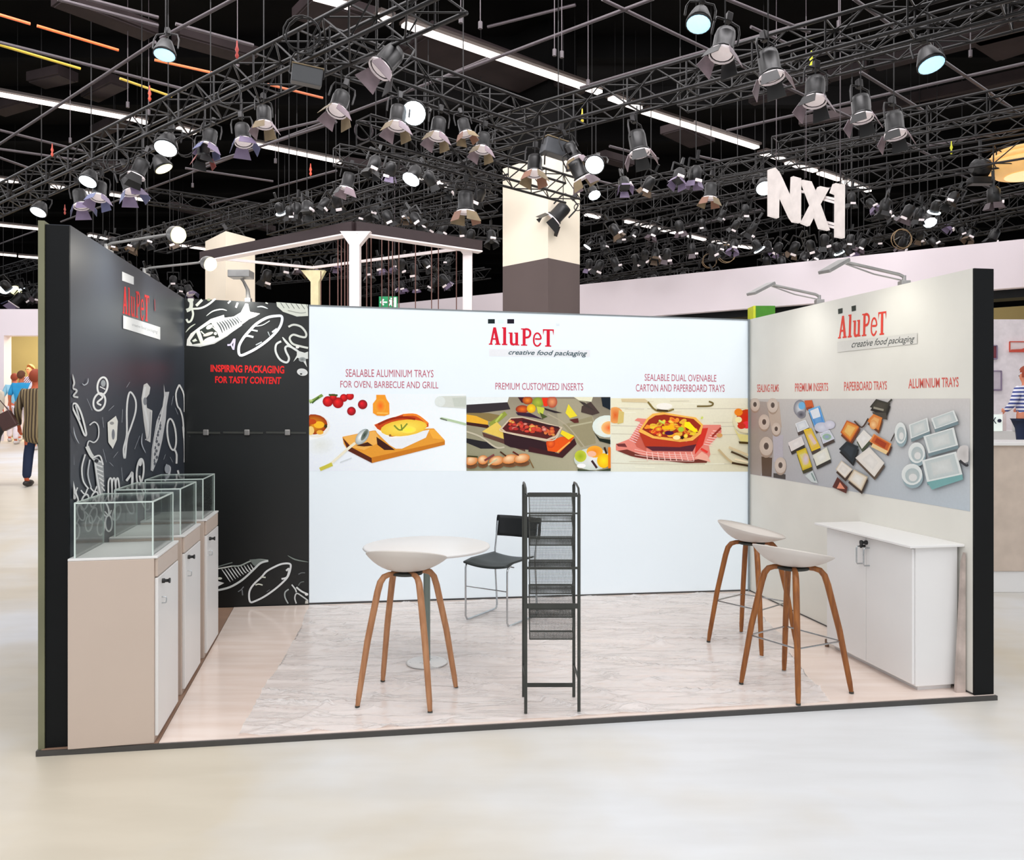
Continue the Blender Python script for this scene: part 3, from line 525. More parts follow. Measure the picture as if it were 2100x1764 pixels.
tray([(1020, 900), (1070, 838), (1180, 870), (1150, 950)], (56, 54, 44), (70, 66, 56), (44, 42, 36), (30, 28, 24)); D.line([(1165, 870), (1195, 840)], 14, (60, 58, 50)); D.line([(1050, 905), (1130, 925)], 16, (150, 146, 130)); D.poly([(1040, 940), (1150, 945), (1160, 1000), (1060, 985)], (70, 66, 58))
tray([(1000, 1010), (1050, 955), (1120, 985), (1090, 1085)], (214, 122, 50), (240, 180, 110), (226, 130, 50), (110, 60, 30)); D.ell(1050, 1040, 30, 36, (246, 206, 150), (226, 150, 80))
tray([(790, 1100), (840, 1005), (945, 1050), (870, 1175)], (220, 130, 40), (244, 196, 110), (196, 90, 40), (110, 56, 30)); D.line([(900, 1010), (960, 1060), (1010, 990)], 12, (70, 50, 40))
tray([(915, 1150), (975, 1080), (1040, 1140), (960, 1230)], (228, 224, 218), (238, 236, 232), (232, 228, 222), (70, 80, 60))
tray([(1020, 1170), (1055, 1110), (1195, 1190), (1165, 1260)], (206, 100, 40), (170, 60, 20), (232, 150, 80), (80, 44, 30)); D.line([(1040, 1200), (1160, 1260)], 30, (238, 206, 150)); D.line([(1190, 1170), (1225, 1100)], 10, (70, 64, 60))
tray([(780, 1230), (840, 1170), (935, 1210), (890, 1340)], (24, 36, 44), (44, 56, 66), (30, 44, 52), (14, 20, 24))
tray([(910, 1300), (1020, 1215), (1140, 1340), (1060, 1450)], (230, 224, 216), (236, 232, 226), (226, 220, 212), (90, 74, 60))
tray([(755, 1390), (800, 1320), (890, 1390), (830, 1460)], (232, 226, 218), (236, 230, 222), (214, 200, 180), (60, 40, 26))
tray([(850, 1470), (900, 1390), (1010, 1450), (960, 1560)], (226, 214, 196), (240, 236, 228), (196, 178, 150), (60, 44, 34))
D.poly([(730, 1530), (770, 1450), (850, 1530), (840, 1580)], (90, 34, 20)); D.poly([(765, 1540), (790, 1490), (830, 1545)], (236, 150, 120))
AL = (206, 212, 210)
def alu(x0, y0, x1, y1, x2, y2, x3, y3): tray([(x0, y0), (x1, y1), (x2, y2), (x3, y3)], (190, 200, 200), (216, 220, 218), (224, 228, 226), (120, 140, 146))
def cup(x, y, rx, ry): D.ell(x + 6, y + 26, rx, ry, (130, 152, 160), (150, 170, 176)); D.ell(x, y, rx, ry, (206, 214, 214), (228, 232, 230)); D.ell(x + 4, y + 10, rx * .7, ry * .7, (196, 200, 198), (176, 190, 192)); D.ell(x + 8, y + 24, rx * .4, ry * .35, (222, 222, 220))
cup(1268, 1105, 46, 84); alu(1335, 1040, 1480, 985, 1500, 1090, 1350, 1150); alu(1510, 990, 1690, 925, 1725, 1010, 1540, 1075)
alu(1450, 1130, 1690, 1060, 1725, 1200, 1490, 1265); cup(1398, 1260, 66, 82); alu(1440, 1320, 1710, 1250, 1760, 1430, 1480, 1490); D.poly([(1480, 1490), (1760, 1430), (1765, 1470), (1520, 1550)], (120, 170, 170)); cup(1362, 1430, 82, 84)
D.ell(1775, 1270, 60, 70, (190, 186, 184), (210, 206, 204)); D.line([(1740, 1320), (1790, 1360), (1810, 1350)], 18, (50, 50, 54))
D.out('product_print', wr, 'printed photo of trays and film rolls on grey')
# --- left wall: dark print with logo and chalk drawings
WH = (222, 224, 224)
D = Draw(WL, 120, 540, 3.674, base=0.001)
D.poly([(478, 62), (566, 102), (566, 162), (478, 130)], (236, 238, 238))
logo(D, quad((482, 168), (682, 232), (680, 442), (482, 388)), (226, 48, 48))
D.poly([(482, 392), (762, 482), (762, 576), (482, 490)], (238, 240, 240))
d_text(D, 'creative food packaging', quad((550, 450), (742, 506), (738, 536), (548, 476)), (176, 180, 182), bold=0.01)
D.line([(720, 270), (722, 360)], 6, (150, 60, 70)); D.out('logo', wl, 'red lettering between white boxes')
D = Draw(WL, 120, 540, 3.674, base=0.001, clip=(146.5, 700, 377, 1240))
L = D.line
L(D.pts_ell(330, 925, 38, 66, 8, 14), 14, WH, True); L(D.pts_ell(306, 1045, 44, 66, 12, 14), 14, WH, True); D.ell(335, 905, 18, 26, (150, 156, 160)); L([(300, 980), (330, 1010), (290, 1050), (320, 1070)], 14, WH); L([(310, 930), (350, 950)], 8, WH)
L([(540, 970), (578, 1030), (578, 1120), (545, 1230), (515, 1320), (498, 1470), (488, 1400), (512, 1290), (512, 1120), (520, 1020)], 13, WH, True)
D.poly([(640, 915), (665, 903), (690, 935), (682, 985), (655, 1020), (665, 1090), (705, 1110), (700, 1200), (690, 1350), (662, 1335), (640, 1190), (622, 1020)], (206, 206, 204)); L([(650, 930), (640, 1040), (670, 1200), (680, 1300)], 16, WH); D.ell(650, 1040, 14, 30, (130, 134, 140)); L([(690, 1120), (680, 1300), (650, 1330)], 10, (176, 178, 180))
D.poly([(790, 908), (800, 970), (832, 968), (812, 1080), (806, 1180), (780, 1330), (745, 1480), (708, 1568), (692, 1560), (700, 1400), (735, 1190), (780, 1080), (792, 1000)], (196, 198, 200))
for i in range(16): y = 1150 + i * 24; D.ell(748 - (y - 1300) * .12 + R.uniform(-16, 16), y, 9, 12, (96, 100, 108))
L([(800, 1000), (770, 1150), (720, 1340), (704, 1550)], 8, WH)
L(D.pts_ell(848, 1290, 32, 118, -6, 16), 13, WH, True); L([(868, 1400), (885, 1440), (884, 1510)], 14, WH)
L([(905, 915), (880, 980), (890, 1070), (915, 1110), (935, 1200), (945, 1400), (945, 1500)], 12, WH); L([(905, 915), (940, 990), (945, 1120)], 12, WH); L([(935, 1230), (942, 1320)], 16, WH)
D.poly([(425, 1150), (440, 1190), (432, 1330), (402, 1398), (368, 1350), (362, 1200)], (224, 224, 218)); D.ell(405, 1290, 12, 40, (120, 124, 132)); D.ell(395, 1205, 16, 12, (150, 150, 150))
L([(92, 835), (110, 900), (98, 940), (130, 960), (104, 1000), (140, 1010)], 14, (196, 198, 198)); L([(95, 1080), (150, 1200), (185, 1290), (200, 1280), (165, 1140), (125, 1060)], 14, WH, True); L([(120, 1070), (150, 1180)], 14, (190, 194, 196))
L([(225, 1220), (262, 1196), (292, 1230), (292, 1310), (260, 1350), (220, 1340), (205, 1390)], 10, (206, 208, 210)); L([(205, 1380), (240, 1450), (290, 1500)], 28, (214, 216, 214)); D.poly([(250, 1450), (330, 1500), (335, 1640), (320, 1764), (290, 1764), (270, 1600)], (160, 164, 166))
for i in range(7): L([(255 + i * 10, 1480 + i * 34), (320 + i * 3, 1500 + i * 36)], 10, WH)
L([(265, 1500), (285, 1640), (310, 1764)], 12, WH); L([(240, 1470), (300, 1450), (325, 1520)], 12, WH); D.ell(275, 1490, 16, 14, (30, 34, 40))
L([(190, 1440), (165, 1540), (175, 1640), (215, 1700)], 11, WH); L([(225, 1480), (210, 1590), (235, 1690)], 10, (196, 200, 204))
L(D.pts_ell(606, 1570, 26, 96, 5, 16), 14, WH, True); D.ell(606, 1500, 14, 30, WH); L([(600, 1600), (620, 1700)], 14, WH)
for k in range(3): L([(365 + k * 28, 1764), (365 + k * 28, 1650), (385 + k * 26, 1620), (392 + k * 28, 1700)], 12, WH)
L([(500, 1640), (530, 1600), (545, 1580), (540, 1680), (500, 1700)], 18, WH); L([(800, 1520), (830, 1540), (820, 1600), (790, 1640)], 16, (196, 200, 206)); D.ell(810, 1550, 20, 34, (160, 166, 174)); L([(890, 1560), (905, 1610), (940, 1620)], 14, WH)
D.ell(105, 1740, 20, 40, WH, (190, 190, 190)); L([(90, 1640), (105, 1700), (125, 1760)], 14, WH)
for a in (((165, 905), (180, 918), (205, 900), (210, 865)), ((200, 1020), (240, 1110)), ((365, 1110), (405, 1072)), ((500, 935), (525, 895)), ((90, 1210), (110, 1300), (140, 1360)), ((470, 1100), (465, 1200)), ((855, 1000), (840, 1070)), ((870, 1090), (890, 1140)), ((400, 1465), (435, 1420)), ((370, 1500), (400, 1530)), ((620, 1280), (615, 1360), (645, 1430)), ((600, 1300), (560, 1400)), ((320, 1400), (345, 1500)), ((460, 1540), (470, 1640)), ((780, 1480), (795, 1440)), ((850, 1500), (830, 1460)), ((315, 1160), (325, 1240)), ((90, 1430), (100, 1520))):
    L(list(a), 8, (176, 182, 190), taper=True)
# lower continuation behind the cabinets
for x, y in ((105, 1790), (180, 1800), (150, 1880), (210, 1960), (300, 1990), (250, 1780), (360, 1960), (240, 1900), (330, 1850), (110, 2020), (420, 1880), (520, 1830), (640, 1800)): L(D.pts_ell(x, y, 26, 60, R.uniform(-20, 20), 12), 12, WH, True); L([(x - 30, y - 90), (x, y - 60), (x + 20, y - 100)], 10, WH)
D.out('chalk_drawing', wl, 'white chalk style food drawings')
# --- black back panel
D = Draw(WB, 380, 600, 8.077, base=0.001, clip=(380, 612, 632.5, 1242)); L = D.line
OW = (222, 226, 214)
L([(20, 300), (80, 270), (100, 200), (90, 110)], 60, OW); L([(100, 270), (250, 260), (380, 200), (500, 100)], 32, OW); L([(180, 220), (280, 120)], 44, OW); L([(110, 270), (130, 360), (100, 460), (50, 490), (20, 440)], 34, OW); D.ell(90, 120, 50, 50, OW); D.ell(390, 120, 30, 20, (150, 156, 130))
D.poly([(20, 880), (30, 780), (90, 680), (250, 560), (420, 440), (640, 370), (650, 420), (800, 400), (920, 330), (1000, 180), (1040, 190), (1070, 320), (1240, 350), (1160, 400), (1060, 440), (900, 560), (700, 720), (480, 850), (250, 900)], (230, 230, 224))
D.poly([(80, 800), (180, 660), (250, 840), (120, 860)], (48, 52, 48)); D.poly([(110, 800), (170, 760), (200, 800), (140, 820)], OW); D.line([(190, 650), (270, 850)], 26, OW)
D.poly([(240, 620), (430, 500), (520, 640), (560, 740), (300, 800)], (48, 54, 50)); D.ell(400, 570, 60, 34, OW, rot=-30); D.ell(380, 690, 90, 26, (216, 206, 196), rot=-20); D.ell(400, 770, 100, 30, (240, 232, 226), rot=-20); D.ell(500, 680, 26, 26, OW); D.line([(260, 640), (340, 720)], 20, OW); D.line([(440, 560), (520, 640)], 14, OW)
for i in range(9):
    t = i / 8; x = 520 + t * 330; y = 480 - t * 90; L([(x, y + 10), (x + 60, y + 90 - t * 20), (x + 100 - t * 20, y + 190 - t * 90)], 24, (70, 74, 76), taper=True)
D.poly([(860, 400), (920, 380), (980, 440), (920, 480)], (176, 176, 190)); L([(120, 870), (400, 860), (700, 700), (940, 540)], 10, (196, 200, 200))
L([(350, 390), (460, 310), (600, 280), (690, 300)], 22, (190, 196, 190), taper=True); L([(10, 660), (80, 580), (170, 520)], 22, (200, 204, 190), taper=True); L([(840, 250), (870, 170)], 30, (206, 206, 206)); L([(710, 180), (750, 140)], 24, (206, 206, 206)); L([(1190, 240), (1280, 235), (1370, 270)], 22, (206, 214, 214), taper=True); L([(1330, 170), (1370, 185)], 20, OW)
L([(910, 1040), (890, 900), (960, 760), (1060, 640), (1180, 520), (1350, 420), (1500, 390), (1600, 400), (1590, 520), (1520, 640), (1380, 780), (1220, 900), (1060, 990)], 44, (232, 236, 244), True); L([(930, 800), (1010, 720), (1130, 740)], 34, (206, 214, 214)); L([(1100, 620), (1200, 640)], 26, (190, 200, 200)); L([(1160, 560), (1280, 540), (1400, 470)], 14, (206, 214, 214)); L([(1440, 660), (1520, 600)], 30, (214, 220, 224)); L([(1170, 870), (1270, 820)], 18, (190, 196, 200)); L([(1370, 650), (1400, 720)], 14, (176, 184, 186))
L([(700, 870), (760, 860), (820, 770), (800, 950)], 30, (196, 190, 220)); L([(760, 860), (795, 940)], 24, (200, 196, 220))
D.poly([(1510, 160), (2030, 200), (2035, 390), (1850, 400), (1620, 320), (1520, 230)], (224, 228, 216))
for i in range(6): L([(1580 + i * 85, 170 + i * 6), (1640 + i * 85, 260 + i * 4)], 34, (44, 48, 50), taper=True)
L([(1700, 300), (1900, 340), (2000, 330)], 12, (160, 164, 156))
L([(1710, 570), (1800, 535), (1920, 570), (2000, 670), (1990, 740), (1900, 730), (1790, 700), (1730, 760), (1780, 850), (1900, 890), (2035, 920)], 34, (220, 224, 216)); L([(1590, 810), (1510, 860), (1500, 980), (1570, 1110), (1680, 1160), (1720, 1090), (1670, 980), (1660, 910), (1720, 890), (1850, 960), (1920, 1040)], 34, (218, 222, 220))
L([(1610, 740), (1700, 850), (1860, 980)], 40, (226, 230, 226), taper=True); D.poly([(1850, 960), (1980, 1000), (2035, 980), (2035, 1100), (1990, 1100), (2020, 1240), (1940, 1120), (1860, 1080), (1790, 1150), (1850, 1040)], (222, 226, 222)); D.ell(1940, 1110, 60, 40, (110, 116, 116), (170, 176, 176)); D.ell(1940, 1320, 90, 60, (206, 210, 210), (226, 228, 226), rot=10); D.ell(1920, 1350, 20, 14, (60, 64, 64)); D.ell(1860, 905, 30, 24, (240, 240, 236))
# lower row of the same drawings
D.ox, D.oy, D.sc = 430, 1120, 9.545
L([(150, 440), (300, 420), (440, 390), (600, 380), (780, 300), (960, 260), (1150, 280)], 26, (170, 180, 174)); D.poly([(780, 260), (960, 250), (1150, 280), (1000, 330), (900, 400), (850, 360)], (120, 130, 126)); L([(170, 400), (300, 360), (450, 320)], 20, (120, 130, 126)); L([(170, 860), (400, 800), (640, 660), (860, 460), (1000, 330), (1150, 285)], 40, (214, 220, 220)); L([(160, 440), (440, 390)], 24, (214, 218, 212))
for i in range(10): t = i / 9; x = 240 + t * 560; L([(x, 450 - t * 100), (x + 80 - t * 20, 560 - t * 110), (x + 170 - t * 90, 700 - t * 260)], 22, (226, 230, 230), taper=True)
D.poly([(160, 680), (290, 720), (160, 790)], (232, 234, 234)); D.ell(200, 630, 50, 24, OW)
L([(800, 1090), (775, 960), (800, 840), (890, 720), (1020, 600), (1120, 490), (1280, 400), (1420, 345), (1560, 340), (1590, 400), (1540, 580), (1440, 700), (1280, 840), (1080, 980), (900, 1070)], 36, (230, 234, 236), True); L([(900, 760), (960, 740), (1040, 760)], 26, OW); L([(1000, 600), (1100, 610)], 26, OW); L([(1500, 480), (1560, 440), (1520, 600), (1410, 640)], 36, (230, 234, 236)); L([(1120, 890), (1180, 850)], 12, (120, 124, 128))
L([(560, 890), (620, 850), (670, 790)], 18, (130, 134, 138)); L([(640, 850), (650, 960)], 24, (120, 124, 128)); L([(1530, 180), (1680, 260), (1940, 310)], 26, (130, 140, 134), taper=True); L([(1740, 550), (1800, 520), (1870, 520)], 20, (110, 114, 116))
L([(1550, 840), (1480, 900), (1480, 1000), (1540, 1120)], 26, (176, 184, 184)); L([(1700, 1120), (1670, 1010), (1710, 920), (1830, 990), (1940, 1070)], 26, (206, 210, 210)); L([(1610, 750), (1680, 840), (1700, 900)], 26, (222, 226, 226)); L([(1700, 800), (1800, 880), (1930, 940)], 34, (226, 230, 230)); D.ell(1900, 940, 34, 26, (240, 240, 240)); L([(1740, 770), (1780, 710), (1850, 690)], 20, (110, 116, 114)); D.poly([(1880, 1060), (1950, 1060), (1950, 1120), (1870, 1120)], (206, 206, 200))
D.out('chalk_drawing', wb1, 'white chalk style fish and lemon drawings')
D = Draw(WB, 380, 600, 8.077, base=0.001)
d_text(D, 'INSPIRING PACKAGING', quad((420, 1195), (1640, 1215), (1640, 1345), (420, 1315)), (226, 36, 36), bold=0.03)
d_text(D, 'FOR TASTY CONTENT', quad((495, 1385), (1590, 1400), (1580, 1520), (495, 1500)), (226, 30, 34), bold=0.03)
D.out('lettering', wb1, 'bold red lettering')
# rail with clips across the black panel
m = MB()
for a, b in ((384, 452), (458, 540), (546, 628)):
    P = WB.hit(a, 887, 0.008); Q = WB.hit(b, 888, 0.008); m.bar(P, Q, 0.012, 0.016)
m.obj('hanging_rail', M_rack, wb1)
for x in (423, 507, 590):
    P = WB.hit(x, 887, 0.016); m = MB(); m.bbox(P.x - .022, P.x + .022, P.y - .016, P.y + .004, P.z - .024, P.z + .024, .006); m.obj('clip', M_sil, wb1)

# ---------------------------------------------------------------- left cabinets with acrylic covers
dL = WL.d; nL = WL.n
def wl_at(Yf): t = (Yf - WL.A.y) / dL.y; return WL.A + dL * t
Mloc = Matrix((nL, dL, Vector((0, 0, 1)))).transposed().to_4x4()      # x = away from the wall, y = along the wall, z = up
cabs = [(fl(325, 1523), 0.50, 'white display cabinet nearest the camera under a clear cover'), (fl(380, 1425), 0.52, 'white display cabinet in the middle of the row of three'), (fl(425, 1350), 0.50, 'white display cabinet farthest back beside the black panel')]
root = None
def cab_parts(t, wd, L):
    H = .908
    m = MB(); m.bbox(0.004, wd - .016, 0, L, 0.0, H - .012, .003); m.obj('body', M_cab_shaded, t)
    m = MB(); m.bbox(0.004, wd, 0, L, H - .0115, H, .002); m.obj('lit_top_board', M_cabw, t, label='top board in a lighter, lit tone')  # lighter board added so the cabinet top reads as lit
    m = MB(); m.bbox(wd - .016, wd, 0.012, L - .012, 0.03, 0.80, .003); dr = m.obj('door', M_cabw, t, label='whiter door')
    m = MB(); m.bbox(wd - .016, wd - .002, 0.012, L - .012, 0.806, H - .014, .003); m.obj('top_rail', M_cab_shaded, t)
    m = MB(); M2 = Matrix.Translation((wd - .002, .1, .768)) @ Matrix.Rotation(math.pi / 2, 4, 'Y'); m.lathe([(.012, 0), (.012, .014), (.008, .016), (.008, .03), (.013, .034), (.013, .04)], 14, M2); m.obj('lock', M_blk, dr, label='black lock')
    m = MB(); m.path([(wd, .09, .69), (wd + .02, .09, .69), (wd + .022, .09, .675), (wd + .02, .09, .66)], .003, 6); m.path([(wd, .09, .66), (wd + .02, .09, .66)], .003, 6); m.obj('handle', M_chrome, dr)
    for (x, y) in ((.03, .03), (wd - .05, .03), (.03, L - .05), (wd - .05, L - .05)):
        pass
for i, (P, L_, lab) in enumerate(cabs):
    # distance from wall along nL
    wd = (Vector((P.x, P.y, 0)) - WL.A).dot(nL); s = (Vector((P.x, P.y, 0)) - WL.A).dot(dL)
    base = WL.A + dL * s; M = Mloc.copy(); M.translation = (base.x, base.y, 0.0285)
    t = thing('display_cabinet', lab, 'cabinet', M=M, group='white display cabinets along the black wall'); cab_parts(t, wd - .004, L_)
    # cover
    M2 = Mloc.copy(); M2.translation = (base.x, base.y, 0.0285 + .9085)
    t = thing('display_cover', ['clear acrylic display cover on the nearest white cabinet', 'clear acrylic display cover on the middle white cabinet', 'clear acrylic display cover on the farthest white cabinet'][i], 'display case', M=M2, group='acrylic covers on the cabinets')
    a, b, h, th = .03, wd - .03, .26, .005
    panes = [('front_pane', (a, b, .02, .02 + th)), ('rear_pane', (a, b, L_ - .02 - th, L_ - .02)), ('side_pane', (a, a + th, .02 + th, L_ - .02 - th)), ('side_pane', (b - th, b, .02 + th, L_ - .02 - th))]
    for nm, (x0, x1, y0, y1) in panes: m = MB(); m.box(x0, x1, y0, y1, 0, h); m.obj(nm, M_acr, t)
    m = MB(); m.box(a, b, .02, L_ - .02, h, h + th); m.obj('top_pane', M_acr, t)
    m = MB(); e = .0065
    for x in (a, b):
        for y in (.02, L_ - .02): m.bar((x, y, 0), (x, y, h + th), e)
    for z in (h + th * .5,):
        for y in (.02, L_ - .02): m.bar((a, y, z), (b, y, z), e)
        for x in (a, b): m.bar((x, .02, z), (x, L_ - .02, z), e)
    m.obj('edge_frame', M_acre, t, label='pale glinting edges')

# ---------------------------------------------------------------- right counter
dR = WR.d; nR = WR.n
Mr = Matrix((nR, dR, Vector((0, 0, 1)))).transposed().to_4x4()
P = fl(1873, 1420); wd = (Vector((P.x, P.y, 0)) - WR.A).dot(nR); s1 = (Vector((P.x, P.y, 0)) - WR.A).dot(dR)
P = fl(1700, 1328); s0 = (Vector((P.x, P.y, 0)) - WR.A).dot(dR)
base = WR.A + dR * s0; M = Mr.copy(); M.translation = (base.x, base.y, .0305)
L_ = s1 - s0; H = .83
t = thing('storage_counter', 'low white two-door counter against the pale printed wall', 'cabinet', M=M)
m = MB(); m.bbox(.02, wd - .016, 0, L_, .03, H, .003); m.box(.04, wd - .05, .03, L_ - .03, 0, .03); m.obj('body', M_cabw, t)
m = MB(); m.bbox(.0, wd + .045, -.07, L_ + .035, H + .001, H + .016, .003); m.obj('counter_top', M_cabw, t)
for k in range(2):
    y0 = .01 + k * (L_ / 2 - .008); y1 = y0 + L_ / 2 - .012
    m = MB(); m.bbox(wd - .016, wd, y0, y1, .04, H - .01, .003); dr = m.obj('door', M_cabw, t)
    yh = y1 - .035 if k == 0 else y0 + .035
    m = MB(); m.path([(wd, yh, .76), (wd + .035, yh, .76), (wd + .04, yh, .75), (wd + .04, yh, .66), (wd + .035, yh, .65), (wd, yh, .65)], .0045, 8); m.obj('handle', M_chrome, dr, label='chrome bow handle')
m = MB(); m.lathe([(.014, 0), (.014, .01), (.009, .012), (.009, .03), (.016, .034), (.016, .042)], 14, Matrix.Translation((wd, L_ / 2 + .01, .79)) @ Matrix.Rotation(math.pi / 2, 4, 'Y')); m.obj('lock', M_blk, t, label='black lock')
m = MB(); m.lathe([(.008, 0), (.008, .02), (.012, .024), (.012, .03)], 12, Matrix.Translation((wd, L_ / 2 - .01, .765)) @ Matrix.Rotation(math.pi / 2, 4, 'Y')); m.obj('lock', M_blk, t)
m = MB(); m.tube((wd - .02, -.02, 0), (wd - .02, -.02, .05), .014, 10); m.bar((wd - .02, -.02, .045), (wd - .02, .02, .045), .012); m.obj('foot', mat('brown_foot', (110, 84, 66)), t, label='small brown foot')
# narrow board leaning at the wall end beside the counter
A_ = fl(1966, 1421); m = MB()
b0 = WR.A + dR * ((Vector((A_.x, A_.y, 0)) - WR.A).dot(dR)); o = nR
Pm = Mr.copy(); Pm.translation = (b0.x, b0.y, .0305)
bd = MB(); pts = [(.012, 0), (.07, 0), (.028, .75), (.012, .80)]
bd.prism(pts, .022, lambda u, v, d: Vector((u, d - .02, v)))
bo = bd.obj('leaning_board', mat('pinkish_board', (206, 190, 182), 0.6, c2=(150, 138, 130), nscale=6), None, label='narrow pinkish board leaning beside the white counter', cat='board'); bo.matrix_world = Pm
# ---------------------------------------------------------------- crinkled protective film on the laminate
def film_mat():
    m = bpy.data.materials.new('clear_floor_film'); m.use_nodes = True; nt = m.node_tree; nt.nodes.clear()
    out = nt.nodes.new('ShaderNodeOutputMaterial'); mx = nt.nodes.new('ShaderNodeMixShader'); t = nt.nodes.new('ShaderNodeBsdfTransparent'); t.inputs[0].default_value = (.97, .975, .98, 1)
    b = nt.nodes.new('ShaderNodeBsdfPrincipled'); b.inputs['Base Color'].default_value = (*lin((252, 250, 250)), 1); b.inputs['Roughness'].default_value = 0.1; b.inputs['Specular IOR Level'].default_value = 0.7
    tc = nt.nodes.new('ShaderNodeTexCoord'); mp = nt.nodes.new('ShaderNodeMapping'); mp.inputs['Scale'].default_value = (0.55, 3.0, 1); mp.inputs['Rotation'].default_value = (0, 0, 0.18)
    nt.links.new(tc.outputs['Object'], mp.inputs[0]); n = nt.nodes.new('ShaderNodeTexNoise'); n.inputs['Scale'].default_value = 2.2; n.inputs['Detail'].default_value = 6; n.inputs['Distortion'].default_value = 1.2
    nt.links.new(mp.outputs[0], n.inputs['Vector']); ms = nt.nodes.new('ShaderNodeTexVoronoi'); ms.feature = 'DISTANCE_TO_EDGE'; ms.inputs['Scale'].default_value = 2.1
    ad = nt.nodes.new('ShaderNodeVectorMath'); ad.operation = 'MULTIPLY_ADD'; ad.inputs[1].default_value = (.8, .8, .8); nt.links.new(n.outputs['Color'], ad.inputs[0]); nt.links.new(mp.outputs[0], ad.inputs[2]); nt.links.new(ad.outputs[0], ms.inputs['Vector'])
    mr = nt.nodes.new('ShaderNodeMapRange'); mr.inputs['From Max'].default_value = 0.045; nt.links.new(ms.outputs['Distance'], mr.inputs['Value'])
    bp = nt.nodes.new('ShaderNodeBump'); bp.inputs['Strength'].default_value = 0.55; bp.inputs['Distance'].default_value = 0.02
    a2 = nt.nodes.new('ShaderNodeMath'); a2.operation = 'MULTIPLY_ADD'; a2.inputs[1].default_value = .18; nt.links.new(n.outputs['Fac'], a2.inputs[0]); nt.links.new(mr.outputs[0], a2.inputs[2])
    nt.links.new(a2.outputs[0], bp.inputs['Height']); nt.links.new(bp.outputs[0], b.inputs['Normal'])
    f = nt.nodes.new('ShaderNodeMapRange'); f.inputs['From Min'].default_value = 0.0; f.inputs['From Max'].default_value = 1.0; f.inputs['To Min'].default_value = 0.62; f.inputs['To Max'].default_value = 0.48
    nt.links.new(mr.outputs[0], f.inputs['Value']); nt.links.new(f.outputs[0], mx.inputs[0]); nt.links.new(t.outputs[0], mx.inputs[1]); nt.links.new(b.outputs[0], mx.inputs[2]); nt.links.new(mx.outputs[0], out.inputs[0]); return m
m = MB(); nx, ny = 260, 170
c = [fl(560, 1490), fl(1560, 1462), fl(1530, 1222), fl(640, 1250)]
front_l, front_r = oFL + (oFR - oFL) * .18, oFL + (oFR - oFL) * .80
c = [Vector((front_l.x, front_l.y + .03, 0)), Vector((front_r.x, front_r.y + .04, 0)), Vector((*BR, 0)) + Vector((-.05, -.06, 0)), WB.hit(640, 1240) + WB.n * .05]
for j in range(ny + 1):
    for i in range(nx + 1):
        u, v = i / nx, j / ny; P = (c[0] * (1 - u) + c[1] * u) * (1 - v) + (c[3] * (1 - u) + c[2] * u) * v
        q = Vector((P.x * .7 + P.y * .3, P.y * 3.6 + P.x * .25, 0)); k = abs(noise.noise(q * 1.3)); k2 = abs(noise.noise(q * 3.1 + Vector((9, 2, 0))))
        wob = noise.noise(Vector((P.x * 1.5, P.y * 1.5, 3))) * .06
        r3 = abs(noise.noise(Vector((P.x * .8 - P.y * .5 + 4, P.y * 2.2 + P.x * .9, 7))));  z = .0306 + .026 * (max(0, .10 - k) / .10) ** 1.5 * (.3 + k2) + .026 * (max(0, .045 - r3) / .045) * (.35 + k2) + .008 * max(0, .12 - k2) / .12 * (.2 + k)
        m.v.append((P.x + wob * (1 if i in (0, nx) else 0), P.y + (0 if j in (0, ny) else 0), z))
for j in range(ny):
    for i in range(nx): a = j * (nx + 1) + i; m.f.append((a, a + 1, a + nx + 2, a + nx + 1)); m.mi.append(0); m.sm.append(True)
m.obj('floor_film', film_mat(), plat, label='crinkled clear protective film')

# ---------------------------------------------------------------- stools
def shell_mb(back, R_=.228, amp=.05):
    m = MB(); n, k = 36, 9; b = math.radians(back)
    for side, th in ((0, 0), (1, .010)):
        for j in range(k + 1):
            r = j / k
            for i in range(n):
                a = 2 * math.pi * i / n; rim = .082 + amp * math.cos(a - b)
                z = rim * (r ** 2.5) + .003 + th * (1 - .3 * r)
                rr = R_ * (r ** .85) * (1 - .006 * side)
                m.v.append((rr * math.cos(a), rr * math.sin(a), z))
    for side in (0, 1):
        o = side * (k + 1) * n
        for j in range(k):
            for i in range(n): m.f.append((o + j * n + i, o + j * n + (i + 1) % n, o + (j + 1) * n + (i + 1) % n, o + (j + 1) * n + i)); m.mi.append(0); m.sm.append(True)
    o1, o2 = k * n, (k + 1) * n + k * n
    for i in range(n): m.f.append((o1 + i, o1 + (i + 1) % n, o2 + (i + 1) % n, o2 + i)); m.mi.append(0); m.sm.append(True)
    return m
